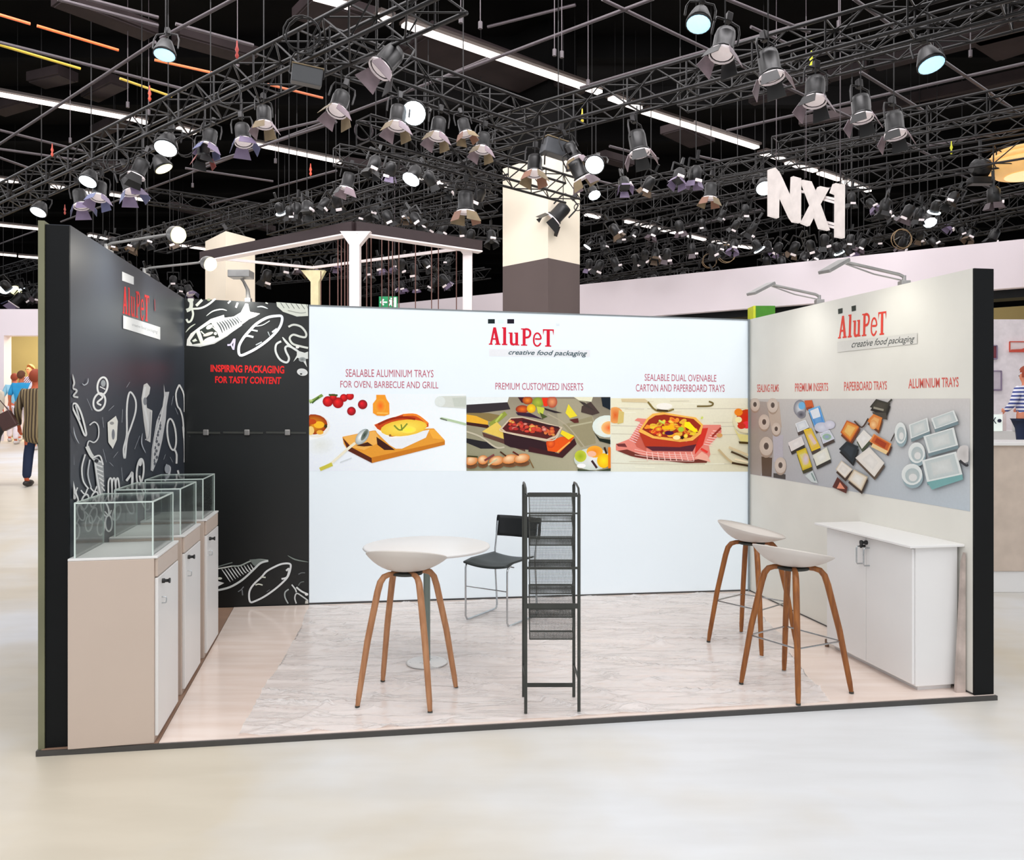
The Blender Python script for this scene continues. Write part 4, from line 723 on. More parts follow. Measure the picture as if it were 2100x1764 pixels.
def stool(feet, label, back, wood, rods, name='bar_stool', group=None):
    f = [fl(*p, z0=.034) for p in feet]; cx = sum(p.x for p in f) / 4; cy = sum(p.y for p in f) / 4
    t = thing(name, label, 'stool', (cx, cy, .034), group=group); H = .70
    for p in f:
        d = Vector((p.x - cx, p.y - cy, 0)); kn = d * .50
        pts = [d + Vector((0, 0, 0)), d * .97 + Vector((0, 0, .06)), d * .80 + Vector((0, 0, .35)), d * .60 + Vector((0, 0, .61)), d * .545 + Vector((0, 0, .662)), d * .47 + Vector((0, 0, .69)), d * .36 + Vector((0, 0, H)), d * .08 + Vector((0, 0, H + .002))]
        m = MB(); m.path(pts, [.012, .0155, .018, .019, .0185, .017, .015, .012], 12); lg = m.obj('leg', wood, t)
        m = MB(); m.tube((d.x, d.y, -.003), (d.x, d.y, .008), .0135, 12); m.obj('glide', M_rack, lg)
    m = MB(); m.lathe([(.075, H - .012), (.09, H - .008), (.09, H + .004), (.03, H + .008)], 24); m.obj('mounting_plate', M_rack, t)
    sh = shell_mb(back, amp=.062 if not rods else .05).mesh('seat', M_shell); link('seat', sh, t, None).location = (0, 0, H + .006)
    if rods:
        m = MB(); q = []
        for p in f: d = Vector((p.x - cx, p.y - cy, 0)); q.append(d * .83 + Vector((0, 0, .29)))
        o = sorted(q, key=lambda v: math.atan2(v.y, v.x))
        for i in range(4): m.tube(o[i], o[(i + 1) % 4], .005, 8)
        m.obj('footrest', M_chrome, t, label='thin chrome footrest ring')
    return t
stool([(733, 1450), (882, 1461), (785, 1397), (935, 1411)], 'white shell bar stool standing in front of the round table', 262, M_wood, False)
stool([(1520, 1402), (1637, 1445), (1608, 1376), (1746, 1421)], 'white shell bar stool with footrest, nearer one in front of the low counter', 218, M_wood2, True)
stool([(1453, 1316), (1562, 1347), (1520, 1297), (1632, 1321)], 'white shell bar stool with footrest, farther one beside the back wall', 172, M_wood2, True)

# ---------------------------------------------------------------- round table
t = thing('round_table', 'round white pedestal table behind the first bar stool', 'table', (-.545, 5.15, .034))
m = MB(); m.lathe([(.02, .728), (.36, .728), (.395, .732), (.405, .742), (.402, .750), (.39, .753), (.02, .753)], 64); m.obj('tabletop', M_cabw, t)
m = MB(); m.lathe([(.03, .722), (.06, .722), (.14, .728)], 24, cap=True); m.tube((0.0, 0, .01), (0.0, 0, .725), .022, 16); m.obj('pedestal', mat('grey_green_steel', (128, 142, 136), .35, .4), t)
m = MB(); m.lathe([(.13, 0), (.134, .004), (.12, .01), (.03, .016)], 40); m.obj('base_plate', M_cabw, t)

# ---------------------------------------------------------------- black chair
z0 = .034
fA, fB, fC, fD = Vector((-.356, 6.18, 0)), Vector((-.036, 5.97, 0)), Vector((-.119, 6.57, 0)), Vector((.201, 6.36, 0))   # front pair, rear pair
ct = (fA + fB + fC + fD) / 4
t = thing('side_chair', 'black chair with thin chrome sled legs behind the brochure rack', 'chair', (ct.x, ct.y, z0))
A_, B_, C_, D_ = [p - ct for p in (fA, fB, fC, fD)]
ux = (B_ - A_).normalized(); uy = (C_ - A_).normalized()
for (f_, r_) in ((A_, C_), (B_, D_)):
    m = MB(); z = Vector((0, 0, 1))
    m.path([f_ + uy * .05 + z * .455, f_ + uy * .01 + z * .44, f_ + z * .41, f_ * 1.0 + z * .04, f_ + uy * .02 + z * .012, f_ + uy * .06 + z * .009, r_ - uy * .06 + z * .009, r_ - uy * .02 + z * .012, r_ - uy * .005 + z * .04, r_ - uy * .04 + z * .43, r_ - uy * .035 + z * .5, r_ + uy * .01 + z * .72], .0075, 8)
    m.obj('side_frame', M_chrome, t)
m = MB(); z = Vector((0, 0, 1)); m.tube(A_ + z * .27, B_ + z * .27, .0045, 8); m.tube(A_ + uy * .1 + z * .435, B_ + uy * .1 + z * .435, .0045, 8); m.obj('stretcher', M_chrome, t)
M_seat = mat('black_green_seat', (24, 36, 36), .45, nscale=5, namt=.2, bump=.03)
def slab(fn, nu, nv, th, nm, mm, par):
    m = MB(); g = [[fn(i / nu, j / nv) for i in range(nu + 1)] for j in range(nv + 1)]
    for lay in (0, 1):
        for j in range(nv + 1):
            for i in range(nu + 1): p, nrm = g[j][i]; m.v.append(p - nrm * th * lay)
    N = (nu + 1) * (nv + 1); ad = lambda f: (m.f.append(f), m.mi.append(0), m.sm.append(True))
    for lay in (0, 1):
        for j in range(nv):
            for i in range(nu): a = lay * N + j * (nu + 1) + i; ad((a, a + 1, a + nu + 2, a + nu + 1))
    for i in range(nu): ad((i, i + 1, N + i + 1, N + i)); a = nv * (nu + 1) + i; ad((a, a + 1, N + a + 1, N + a))
    for j in range(nv): a = j * (nu + 1); ad((a, a + nu + 1, N + a + nu + 1, N + a)); a += nu; ad((a, a + nu + 1, N + a + nu + 1, N + a))
    o = m.obj(nm, mm, par); return o
def seat_fn(u, v):
    w = .40 - .02 * v; dip = .022 * (1 - (2 * u - 1) ** 2) + .03 * max(0, .25 - v) * 2
    p = A_ + ux * (.5 * .383) + ux * (u - .5) * w + uy * (-.02 + v * .42) + Vector((0, 0, .478 - dip)); return p, Vector((0, 0, 1))
slab(seat_fn, 14, 12, .012, 'seat', M_seat, t)
def back_fn(u, v):
    w = .42; cv = .03 * (1 - (2 * u - 1) ** 2); ins = .008 * (1 if v in (0, 1) else 0)
    p = C_ + ux * (.5 * .383) + ux * (u - .5) * (w - ins) + uy * (.0 + cv + .02 * v) + Vector((0, 0, .60 + v * .165)); return p, -uy
slab(back_fn, 14, 6, .014, 'backrest', mat('black_backrest', (12, 18, 22), .5), t)

# ---------------------------------------------------------------- brochure rack
X0, X1 = .073, .356; Yf, Yb = 4.28, 4.53; zt = .034
t = thing('brochure_rack', 'tall dark zigzag brochure rack with wire mesh pockets', 'rack', ((X0 + X1) / 2, (Yf + Yb) / 2, zt))
hw, hd = (X1 - X0) / 2, (Yb - Yf) / 2; Ht = 1.165
for sx, sy, top in ((-1, -1, Ht), (1, -1, Ht), (-1, 1, Ht + .03), (1, 1, Ht + .03)):
    x = sx * hw - (.008 if sy > 0 else 0); y = sy * hd; m = MB(); m.bbox(x - .0085, x + .0085, y - .006, y + .006, 0, top, .002); m.obj('post', M_rack, t)
for sx in (-1, 1):
    x = sx * hw; m = MB(); m.path([(x, -hd, Ht), (x, -hd + .03, Ht + .03), (x - .004, 0, Ht + .045), (x - .008, hd - .03, Ht + .045), (x - .008, hd, Ht + .03)], .006, 8); m.bar((x, -hd, .18), (x - .008, hd, .18), .01); m.obj('side_loop', M_rack, t)
def zz(y): return EZ - (y - HY) * Yf / F - zt
for y, hh, yy in ((1015, .022, -1), (1053, .008, -1), (1165, .012, -1), (1243, .026, -1), (1405, .022, 1)):
    z = zz(y) if yy < 0 else EZ - (y - HY) * Yb / F - zt
    m = MB(); m.bar((-hw, yy * hd, z), (hw - (.008 if yy > 0 else 0), yy * hd, z), .008, hh) if False else m.box(-hw + .008, hw - .008 if yy < 0 else hw - .016, yy * hd - .004, yy * hd + .004, z - hh / 2, z + hh / 2); m.obj('crossbar', M_rack, t)
ys = [1020, 1068, 1118, 1168, 1218, 1262]
for k, y in enumerate(ys):
    ztop = zz(y); dz = .135; back = k % 2 == 0
    y0, y1 = (hd - .02, -hd + .05) if back else (hd - .03, -hd + .03)
    a = Vector((0, y0, ztop)); b = Vector((0, y1, ztop - dz)); w = hw - .022 + k * .0
    M, L = MB().frame(a, b); m = MB()
    m.bar(a + Vector((-w, 0, 0)), a + Vector((w, 0, 0)), .006); m.bar(b + Vector((-w, 0, 0)), b + Vector((w, 0, 0)), .006)
    for s in (-1, 1): m.bar(a + Vector((s * w, 0, 0)), b + Vector((s * w, 0, 0)), .006); m.bar(b + Vector((s * w, 0, 0)), b + Vector((s * w, -.028, .05)), .005)
    m.bar(b + Vector((-w, -.028, .05)), b + Vector((w, -.028, .05)), .005)
    pk = m.obj('pocket', M_rack, t)
    m = MB(); nv, nh = 30, 24; wr_ = .0017
    for i in range(1, nv): x = -w + 2 * w * i / nv; m.bar(a + Vector((x, 0, 0)), b + Vector((x, 0, 0)), wr_); m.bar(b + Vector((x, 0, 0)), b + Vector((x, -.028, .05)), wr_)
    for j in range(1, nh): p = a + (b - a) * (j / nh); m.bar(p + Vector((-w, 0, 0)), p + Vector((w, 0, 0)), wr_)
    for j in range(1, 7): p = b + Vector((0, -.028, .05)) * (j / 7); m.bar(p + Vector((-w, 0, 0)), p + Vector((w, 0, 0)), wr_)
    m.obj('wire_mesh', M_rack, pk, kind='stuff')

# ---------------------------------------------------------------- arm lamps on the stand walls
def arm_lamp(base, elbow, tip, label, style, group=None):
    t = thing('arm_lamp', label, 'lamp', base, group=group); b = Vector(base); e = Vector(elbow) - b; p = Vector(tip) - b
    m = MB(); m.bbox(-.03, .03, -.03, .03, -.02, .015, .004); m.tube((0, 0, .01), (0, 0, .05), .012, 10); m.obj('clamp', M_sil, t)
    m = MB(); m.path([(0, 0, .04), tuple(Vector((0, 0, .045)) + e * .08), tuple(e * .96 + Vector((0, 0, .0))), tuple(e)], .011 if style == 'flat' else .008, 8)
    if style == 'flat': m.path([(0, 0, .015), tuple(e * .5 + Vector((0, 0, -.012))), tuple(e * .98 + Vector((0, 0, -.012)))], .005, 6)
    m.obj('arm', M_sil, t)
    if style == 'flat':
        M, L = MB().frame(e, p); m = MB(); m.bbox(-.045, .045, -.008, .014, -.01, L, .004, M); hd_ = m.obj('lamp_head', M_sil, t)
        m = MB(); m.box(-.036, .036, -.0105, -.0085, .01, L - .01, M); m.obj('lens', mat('lamp_lens_off', (206, 206, 206), .3, emit=(255, 250, 240), estr=.6), hd_)
    else:
        d = (p - e).normalized(); M, L = MB().frame(e, e + d * .01); m = MB()
        m.lathe([(.012, -.02), (.03, -.012), (.044, .01), (.05, .05)], 20, M); hd_ = m.obj('lamp_head', M_sil, t)
        m = MB(); m.lathe([(.047, .049), (.045, .066), (.03, .085), (.01, .09)], 20, M); m.obj('lens', M_glowwarm, hd_, label='glowing warm lens')
    return t
Yq = 4.62; b1 = WL.hit(237, 515) - WL.n * .05; b1.z = 2.555
arm_lamp(b1, at(352, 479, 4.6), at(382, 486, 4.55), 'silver arm lamp with glowing head nearer the front of the black wall', 'round', 'arm lamps on the black wall')
b2 = WL.hit(312, 573) - WL.n * .05; b2.z = 2.572
arm_lamp(b2, at(420, 537, 5.45), at(446, 548, 5.4), 'silver arm lamp with glowing head farther back on the black wall', 'round', 'arm lamps on the black wall')
b3 = WB.hit(507, 612) - WB.n * .05; b3.z = 2.572
t = thing('arm_lamp', 'grey flat floodlight standing on top of the black back panel', 'lamp', b3)
m = MB(); m.bbox(-.025, .025, -.025, .025, -.02, .02, .004); m.path([(0, 0, .02), (0, -.02, .09), (-.02, -.06, .15), (-.03, -.1, .175)], [.02, .016, .012, .012], 8); m.obj('arm', M_sil, t)
m = MB(); m.bbox(-.105, .07, -.20, -.06, .165, .225, .006); h_ = m.obj('lamp_head', M_sil, t)
b4 = WR.hit(1668, 621) - WR.n * .05; b4.z = 2.495
arm_lamp(b4, at(1580, 583, 6.2), at(1540, 604, 6.1), 'silver flat arm lamp on the pale wall, farther one nearer the back corner', 'flat', 'arm lamps on the pale wall')
b5 = WR.hit(1840, 582) - WR.n * .05; b5.z = 2.478
arm_lamp(b5, at(1730, 536, 5.2), at(1690, 559, 5.1), 'silver flat arm lamp on the pale wall, nearer one above the wall logo', 'flat', 'arm lamps on the pale wall')
aim_light('arm_lamp_light', at(384, 494, 4.5) + Vector((0, 0, -.06)), (WL.A.x - .3, 4.35, 2.1), 26, (1, .97, .88), 130)
aim_light('arm_lamp_light', at(448, 556, 5.35) + Vector((0, 0, -.05)), (WB.A.x + .0, 5.9, 2.1), 14, (1, .98, .92), 130)
aim_light('arm_lamp_light', tuple(Vector(b3) + Vector((-.02, -.22, .1))), (b3.x - .15, b3.y + .05, 2.0), 26, (1, .98, .92), 130)
aim_light('arm_lamp_light', at(1548, 618, 6.1), (2.45, 6.3, 1.9), 6, (1, .98, .92), 120)
aim_light('arm_lamp_light', at(1700, 575, 5.1), (2.7, 5.2, 1.9), 6, (1, .97, .86), 120)
# ---------------------------------------------------------------- hall beyond the stand
def zat(py, Y): return EZ + (HY - py) * Y / F
def xat(px, Y): return (px - CX) * Y / F
# long pale fascia band (a straight wall panel running away to the back of the hall)
Yr, Yl = 17.4, 29.6                                          # at px 2130 and px 800
Pr = Vector((xat(2130, Yr), Yr, 0)); Pl = Vector((xat(800, Yl), Yl, 0))
m = MB(); dn = (Pl - Pr).normalized(); nn = Vector((dn.y, -dn.x, 0))
if nn.y < 0: nn = -nn
def slabw(mb, P, Q, z0, z1, t=.25, z0b=None, z1b=None):
    z0b = z0 if z0b is None else z0b; z1b = z1 if z1b is None else z1b
    d = (Q - P).normalized(); n = Vector((-d.y, d.x, 0)); n = n if n.y > 0 else -n; o = n * t
    vs = [P + Vector((0, 0, z0)), Q + Vector((0, 0, z0b)), Q + Vector((0, 0, z1b)), P + Vector((0, 0, z1))]
    mb.add(vs + [v + o for v in vs], [(0, 1, 2, 3), (4, 5, 6, 7), (0, 1, 5, 4), (1, 2, 6, 5), (2, 3, 7, 6), (3, 0, 4, 7)])
Pe = Pr - dn * 10; slabw(m, Pe, Pr, zat(586, Yr), zat(487, Yr), .4)
slabw(m, Pr, Pl, zat(586, Yr), zat(487, Yr), .4, zat(690, Yl), zat(624, Yl)); struct('wall_right_hall', m, M_lav)
# under the fascia: dark soffit, khaki back wall, small lit displays
m = MB(); o = nn * .25 + Vector((0, 0, 0)); slabw(m, Pe + o, Pr + o, zat(604, Yr), zat(586, Yr) + .02, .6); slabw(m, Pr + o, Pl + o, zat(604, Yr), zat(586, Yr) + .02, .6, zat(700, Yl), zat(690, Yl)); struct('trim_8', m, M_black)
m = MB(); o = nn * 4.6; slabw(m, Pr + o + dn * -11, Pl + o, .9, 4.5, .2); struct('wall_right_back', m, M_khaki)
def bgbox(name, px0, px1, py0, py1, Y, dpt, mm, label=None, cat=None, parent=None, group=None):
    m = MB(); m.bbox(xat(px0, Y), xat(px1, Y), Y, Y + dpt, zat(py1, Y), zat(py0, Y), .008); return m.obj(name, mm, parent, label=label, cat=cat, group=group)
YD = 25.5
bgbox('display_board', 1325, 1440, 637, 672, YD, .1, mat('brown_board', (128, 100, 50)), 'brown board hanging under the long pale fascia', 'sign')
dk = bgbox('display_board', 1442, 1505, 634, 672, YD - 1, .1, mat('dark_board', (52, 58, 58)), 'dark board with white marks hanging under the long pale fascia', 'sign')
YD2 = YD - 1
def flat_text(txt, name, c0, c1, Y, mm, parent, thick=.012, bold=0.02):       # readable text on a plane facing the camera: c0 = left-top px, c1 = right-bottom px
    vs, fs = text_mesh(txt, bold=bold); me = bpy.data.meshes.new(name)
    P = [(xat(c0[0], Y) + u * (xat(c1[0], Y) - xat(c0[0], Y)), Y, zat(c1[1], Y) + v * (zat(c0[1], Y) - zat(c1[1], Y))) for u, v in vs]
    me.from_pydata(P, [], fs); me.materials.append(mm); o = link(name, me, parent); return o
flat_text('2', 'lettering', (1494, 639), (1506, 668), YD2 - .015, M_portal, dk)
m = MB(); m.box(xat(1449, YD2), xat(1461, YD2), YD2 - .02, YD2, zat(668, YD2), zat(638, YD2)); m.obj('white_card', M_portal, dk)
bgbox('display_board', 1507, 1546, 634, 672, YD - .5, .1, mat('grey_brown_board', (96, 82, 70)), 'grey brown board beside the green block', 'sign')
g = bgbox('green_block', 1549, 1590, 627, 672, 20.5, .5, mat('green_panel', (66, 138, 26)), 'green block with yellow edge above the back right corner', 'sign')
bgbox('edge_strip', 1545, 1550, 627, 672, 20.45, .5, mat('yellow_strip', (206, 214, 40)), 'yellow edge strip', parent=g)

# big square columns
def ztop_(py, Y): return zat(py, Y)
def column(px0, pxc, px1, Y, ztop, mm, name, label=None, split=None, mm2=None, z0=0.0):
    # corner nearest the camera at pxc
    Pc = Vector((xat(pxc, Y), Y, 0)); w = abs(px1 - px0) * Y / F
    Ya, Yb_ = Y * (1 + .06), Y * (1 + .045); A = Vector((xat(px0, Ya), Ya, 0)); B = Vector((xat(px1, Yb_), Yb_, 0)); D_ = A + B - Pc
    poly = [(p.x, p.y) for p in (A, Pc, B, D_)]
    par = None
    if split:
        m = MB(); m.prism(poly, split - z0, lambda u, v, d: Vector((u, v, z0 + d))); par = struct(name, m, mm2)
        m = MB(); m.prism(poly, ztop - split, lambda u, v, d: Vector((u, v, split + d))); struct('column_upper', m, mm, par); return par
    m = MB(); m.prism(poly, ztop - z0, lambda u, v, d: Vector((u, v, z0 + d))); return struct(name, m, mm)
column(1031, 1124, 1189, 16.0, zat(316, 16.0), M_colw, 'pillar', split=zat(529, 16.0), mm2=M_cold)
column(1040, 1124, 1183, 16.2, 9.6, M_ceil, 'pillar_black_top', z0=zat(316, 16.0) + .02)
column(421, 463, 523, 19.5, zat(474, 19.5), M_colw, 'pillar')
# left: lavender header wall over a khaki-lit opening
Yw = 20.0; zf = floor_z(Yw)
m = MB(); m.box(-17, xat(760, Yw), Yw, Yw + .3, zat(688, Yw), zat(634, Yw)); struct('wall_left_hall', m, M_lav)
m = MB(); m.box(-17, xat(8, Yw), Yw, Yw + .3, zf, zat(688, Yw)); struct('wall_left_pier', m, M_lav)
m = MB(); m.box(-19, -5, Yw + 3, Yw + 3.2, zf, 4.6); struct('wall_left_niche', m, M_khaki)
m = MB(); m.box(xat(106, Yw), xat(300, Yw), Yw, Yw + .3, zf, zat(688, Yw)); struct('wall_left_pier.001', m, M_lav)

area('niche_fill', (-10.5, Yw + 1.6, 4.3), 7, 260, (1.0, .92, .7), sy=1.2)  # added warm fill that brightens the niche, no fixture seen
area('niche_fill', (12.5, 18.6, 3.9), 5, 90, (1.0, .94, .75), sy=1.0)  # added warm fill for the khaki wall under the fascia, no fixture seen
# white portal frame with flared posts, dark beams and hanging cords
t = thing('portal_frame', 'tall white pavilion frame with flared posts and dark top beams beyond the stand', 'pavilion', (xat(727, 15.7), 15.7, floor_z(15.7)))
org = Vector(t.location)
def post(px0, px1, pyc, Y, fl0, fl1, flh, lab=None, mm=M_portal):
    w = (px1 - px0) * Y / F; x0, x1 = xat(px0, Y), xat(px1, Y); zt_ = zat(pyc, Y); zm = zat(pyc + flh, Y); m = MB(); zf_ = floor_z(Y)
    fx0, fx1 = xat(fl0, Y), xat(fl1, Y)
    m.prism([(x0, zf_), (x1, zf_), (x1, zm), (fx1, zt_), (fx0, zt_), (x0, zm)], w, lambda u, v, d: Vector((u, Y + d, v)) - org); m.obj('post', mm, t, label=lab)
M_pyel = mat('cream_post', (236, 226, 178), .5)
post(716, 737, 474, 15.7, 697, 760, 28); post(949, 968, 505, 17.0, 938, 969, 14); post(637, 653, 554, 20.6, 617, 666, 24, 'cream coloured post', M_pyel)
A = at(728, 466, 15.8); B_ = at(985, 505, 17.1); D_ = at(417, 527, 18.3); C_ = at(641, 549, 20.7)
for P, Q, mm, w, h in ((A, B_, M_beam, .2, .2), (D_, A, M_beam, .2, .2), (D_, C_, M_portal, .06, .06), (C_, B_, M_portal, .06, .06)):
    m = MB(); m.bar(P - org, Q - org, w, h); m.obj('beam', mm, t)
for P, Q in ((A + Vector((0, -.02, -.13)), B_ + Vector((0, -.02, -.13))), (D_ + Vector((0, -.02, -.13)), A + Vector((0, -.02, -.13)))):
    m = MB(); m.bar(P - org, Q - org, .22, .03); m.obj('edge_strip', M_portal, t)
for px, Y, top in ((693, 16.2, 478), (700, 16.2, 476), (707, 16.2, 476), (713, 16.0, 475), (752, 16.5, 480), (761, 16.5, 482), (783, 17, 486), (797, 17, 489), (805, 17, 489), (818, 17, 492), (852, 17.5, 496), (885, 17.5, 500), (899, 17.5, 502), (936, 17.5, 507), (676, 18, 560), (658, 20, 556)):
    m = MB(); p = at(px, top, Y); m.tube(p - org, Vector((p.x, p.y, floor_z(Y) + .3)) - org, .012, 5); m.obj('hanging_cord', mat('brown_cord', (120, 84, 76)) if px == 693 else bpy.data.materials['brown_cord'], t)
# exit sign
Ye = 19.0; t = bgbox('exit_sign', 777, 815, 608, 632, Ye, .06, mat('exit_green', (16, 136, 84), .4, emit=(16, 150, 90), estr=.35), 'green emergency exit sign with white arrow and running figure', 'sign')
def pxpoly(name, polys, Y, mm, parent, th=.01):
    m = MB()
    for p in polys: m.prism(p, th, lambda u, v, d: Vector((xat(u, Y), Y - d, zat(v, Y))))
    return m.obj(name, mm, parent)
M_sgn = mat('sign_white', (240, 248, 244), .4, emit=(240, 255, 248), estr=.4)
pxpoly('arrow', [[(779, 620), (786, 613), (788, 615), (785, 618.5), (794, 618.5), (794, 621.5), (785, 621.5), (788, 625), (786, 627)]], Ye - .005, M_sgn, t)
pxpoly('pictogram', [[(808, 610), (813, 610), (813, 630), (808, 630)], [(801, 611), (804, 611), (804, 614), (801, 614)], [(799, 615), (805, 615), (807, 620), (804, 619), (804, 623), (807, 628), (804, 629), (801, 624), (798, 629), (796, 628), (800, 621), (800, 618), (797, 619)]], Ye - .005, M_sgn, t)
m = MB(); p = at(796, 608, Ye)
for dx in (-.15, .15): m.tube(p + Vector((dx, .03, 0)), p + Vector((dx, .03, 3)), .01, 5)
m.obj('hanger_wire', M_pipe, t)
# NX1 hanging letters, seen at an angle
def nxY(px): # plane through (1579, 21.5) and (1733, 19.3)
    a = Vector((xat(1579, 13.6), 13.6)); b = Vector((xat(1733, 12.2), 12.2)); k = (px - CX) / F; d = b - a; tt = (k * a.y - a.x) / (d.x - k * d.y); return a.y + d.y * tt
t = thing('hanging_letters', 'large white letters NX1 hanging from the ceiling rig', 'sign', at(1655, 415, nxY(1655))); org2 = Vector(t.location)
cv = lambda x, y: (1540 + x / 8.75, 320 + y / 8.75)
M_let = mat('letter_white', (222, 214, 210), .6, spec=.1); M_let2 = mat('letter_return_white', (236, 228, 226), .6)
def letter(name, polys):
    m = MB()
    for k, pl in enumerate(polys):
        m.prism([cv(*p) for p in pl], .07, lambda u, v, d: at(u, v, nxY(u) + k * .004) - org2 + Vector((-.35, .94, 0)) * d)
    return m.obj(name, M_let, t)
letter('letter_n', [[(342, 235), (440, 205), (515, 290), (570, 400), (745, 790), (762, 360), (905, 400), (900, 1195), (780, 1175), (720, 1090), (515, 650), (505, 1110), (342, 1065)]])
letter('letter_x', [[(930, 425), (1090, 455), (1180, 660), (1420, 1330), (1260, 1295), (1085, 830)], [(1245, 540), (1412, 575), (1250, 870), (1060, 1250), (930, 1195), (1110, 850)]])
letter('letter_one', [[(1520, 485), (1690, 510), (1685, 1470), (1550, 1445), (1555, 680), (1465, 645)]])
m = MB()
for (a, b) in (((1360, 700), (1560, 745)), ((1340, 745), (1560, 805)), ((1400, 1160), (1560, 1200)), ((1390, 1215), (1560, 1260)), ((900, 590), (1000, 620))):
    u, v = cv(*a), cv(*b); m.bar(at(*u, nxY(u[0])) - org2 + Vector((0, .1, 0)), at(*v, nxY(v[0])) - org2 + Vector((0, .1, 0)), .035)
m.obj('joining_bar', M_let2, t)
for px, py0, py1 in ((1592, 345, 170), (1653, 365, 205), (1723, 378, 215)):
    Y = nxY(px); m = MB(); p_ = at(px, py0, Y); m.tube(p_ - org2, Vector((p_.x, p_.y, 9.6)) - org2, .008, 5); m.obj('hanger_wire', M_pipe, t)

# right edge: reception counter, white display wall with framed prints
Yc = 7.3
t = thing('reception_desk', 'long greige reception desk with white top at the right edge of the photo', 'desk', (xat(2140, Yc), Yc + .3, 0))
o3 = Vector(t.location); x0, x1 = xat(2000, Yc), xat(2400, Yc)
def sub(name, a, b, c, d, e, f, mm, label=None): m = MB(); m.bbox(a - o3.x, b - o3.x, c - o3.y, d - o3.y, e, f, .006); return m.obj(name, mm, t, label=label)
sub('front_panel', x0, x1, Yc, Yc + .6, zat(1172, Yc), zat(914, Yc), mat('greige_panel', (206, 190, 176), .5)); sub('desk_top', x0 - .04, x1, Yc - .04, Yc + .7, zat(914, Yc), zat(907, Yc), M_cabw); sub('plinth', x0 + .01, x1, Yc + .02, Yc + .6, 0, zat(1172, Yc), M_cabw)
Yp = 16.2; m = MB(); m.box(xat(1960, Yp), xat(2500, Yp), Yp, Yp + .15, floor_z(Yp), zat(655, Yp)); struct('wall_display', m, mat('display_white', (244, 236, 240), .5))
m = MB(); m.bbox(xat(1940, Yp - 1.6), xat(2200, Yp - 1.6), Yp - 1.6, Yp - .8, floor_z(14.6), zat(884, Yp - 1.6), .01)
cnt = m.obj('display_counter', M_cabw, None, label='white display counter under the framed prints at the right edge', cat='counter')
def print_frame(px0, px1, py0, py1, label, inner, edge):
    Y = Yp - .03; t = thing('framed_print', label, 'picture', at((px0 + px1) / 2, (py0 + py1) / 2, Y), group='small prints on the white display wall'); og = Vector(t.location)
    m = MB(); m.box(xat(px0, Y) - og.x, xat(px1, Y) - og.x, 0, .03, zat(py1, Y) - og.z, zat(py0, Y) - og.z); m.obj('panel', inner, t)
    m = MB(); a, b, c, d = xat(px0, Y) - og.x, xat(px1, Y) - og.x, zat(py1, Y) - og.z, zat(py0, Y) - og.z
    m.bar((a, -.01, c), (b, -.01, c), .03); m.bar((a, -.01, d), (b, -.01, d), .02); m.bar((a, -.01, c), (a, -.01, d), .02); m.bar((b, -.01, c), (b, -.01, d), .02); m.obj('frame', edge, t); return t, og
M_pinkp = mat('pale_pink_print', (244, 226, 226)); M_redp = mat('red_line', (214, 84, 64)); M_greyp = mat('grey_print', (206, 196, 206)); M_violp = mat('violet_line', (140, 124, 150))
tt, og = print_frame(2070, 2110, 701, 721, 'small print with a red outline above the striped-shirt person', M_pinkp, M_redp)
m = MB(); Yq_ = Yp - .04; m.prism([(xat(2072, Yq_), zat(720, Yq_)), (xat(2110, Yq_), zat(720, Yq_)), (xat(2110, Yq_), zat(710, Yq_)), (xat(2095, Yq_), zat(716, Yq_)), (xat(2074, Yq_), zat(717, Yq_))], .01, lambda u, v, d: Vector((u, Yq_ - d, v)) - og); m.obj('red_patch', M_redp, tt)
print_frame(2020, 2044, 709, 736, 'small dark red print half hidden by the pale wall end', mat('dark_red_print', (130, 60, 70)), M_violp)
print_frame(2030, 2053, 761, 800, 'tall grey framed print beside the pale wall end', M_greyp, M_violp)
Y = Yp - 1.62
# flat sign with round letter and a letter card on the counter
t = thing('counter_sign', 'white counter sign with dark round letter', 'sign', at(2046, 868, Y)); og = Vector(t.location)
m = MB(); m.box(xat(2030, Y) - og.x, xat(2056, Y) - og.x, 0, .03, zat(884, Y) - og.z, zat(850, Y) - og.z); m.obj('panel', M_sgn, t)
m = MB(); m.lathe([(.033, 0), (.033, .02)], 20, Matrix.Translation(at(2049, 863, Y - .02) - og) @ Matrix.Rotation(math.pi / 2, 4, 'X')); m.obj('lettering', mat('navy_ink', (20, 26, 60)), t)
flat_text('K', 'lettering', (2036, 856), (2044, 869), Y - .012, bpy.data.materials['navy_ink'], t).location = -og
t = thing('counter_sign', 'pale counter card with white outlined letters below the striped-shirt person', 'sign', at(2092, 876, Y)); og = Vector(t.location)
m = MB(); m.box(xat(2078, Y) - og.x, xat(2112, Y) - og.x, 0, .04, zat(884, Y) - og.z, zat(868, Y) - og.z); m.obj('panel', mat('pale_card', (214, 214, 214)), t)
flat_text('CF', 'lettering', (2082, 872), (2099, 882), Y - .012, M_sgn, t).location = -og
for px, py0, py1, mm, lab in ((2056, 838, 858, M_greyp, 'small grey carton on the white display counter'), (2067, 834, 870, M_pinkp, 'tall pink grey carton on the white display counter')):
    m = MB(); zb = zat(884, Y) ; h = (py1 - py0) * Y / F; m.bbox(xat(px - 4, Y), xat(px + 4, Y), Y + .1, Y + .2, zb, zb + h, .004); m.obj('carton', mm, None, label=lab, cat='box')

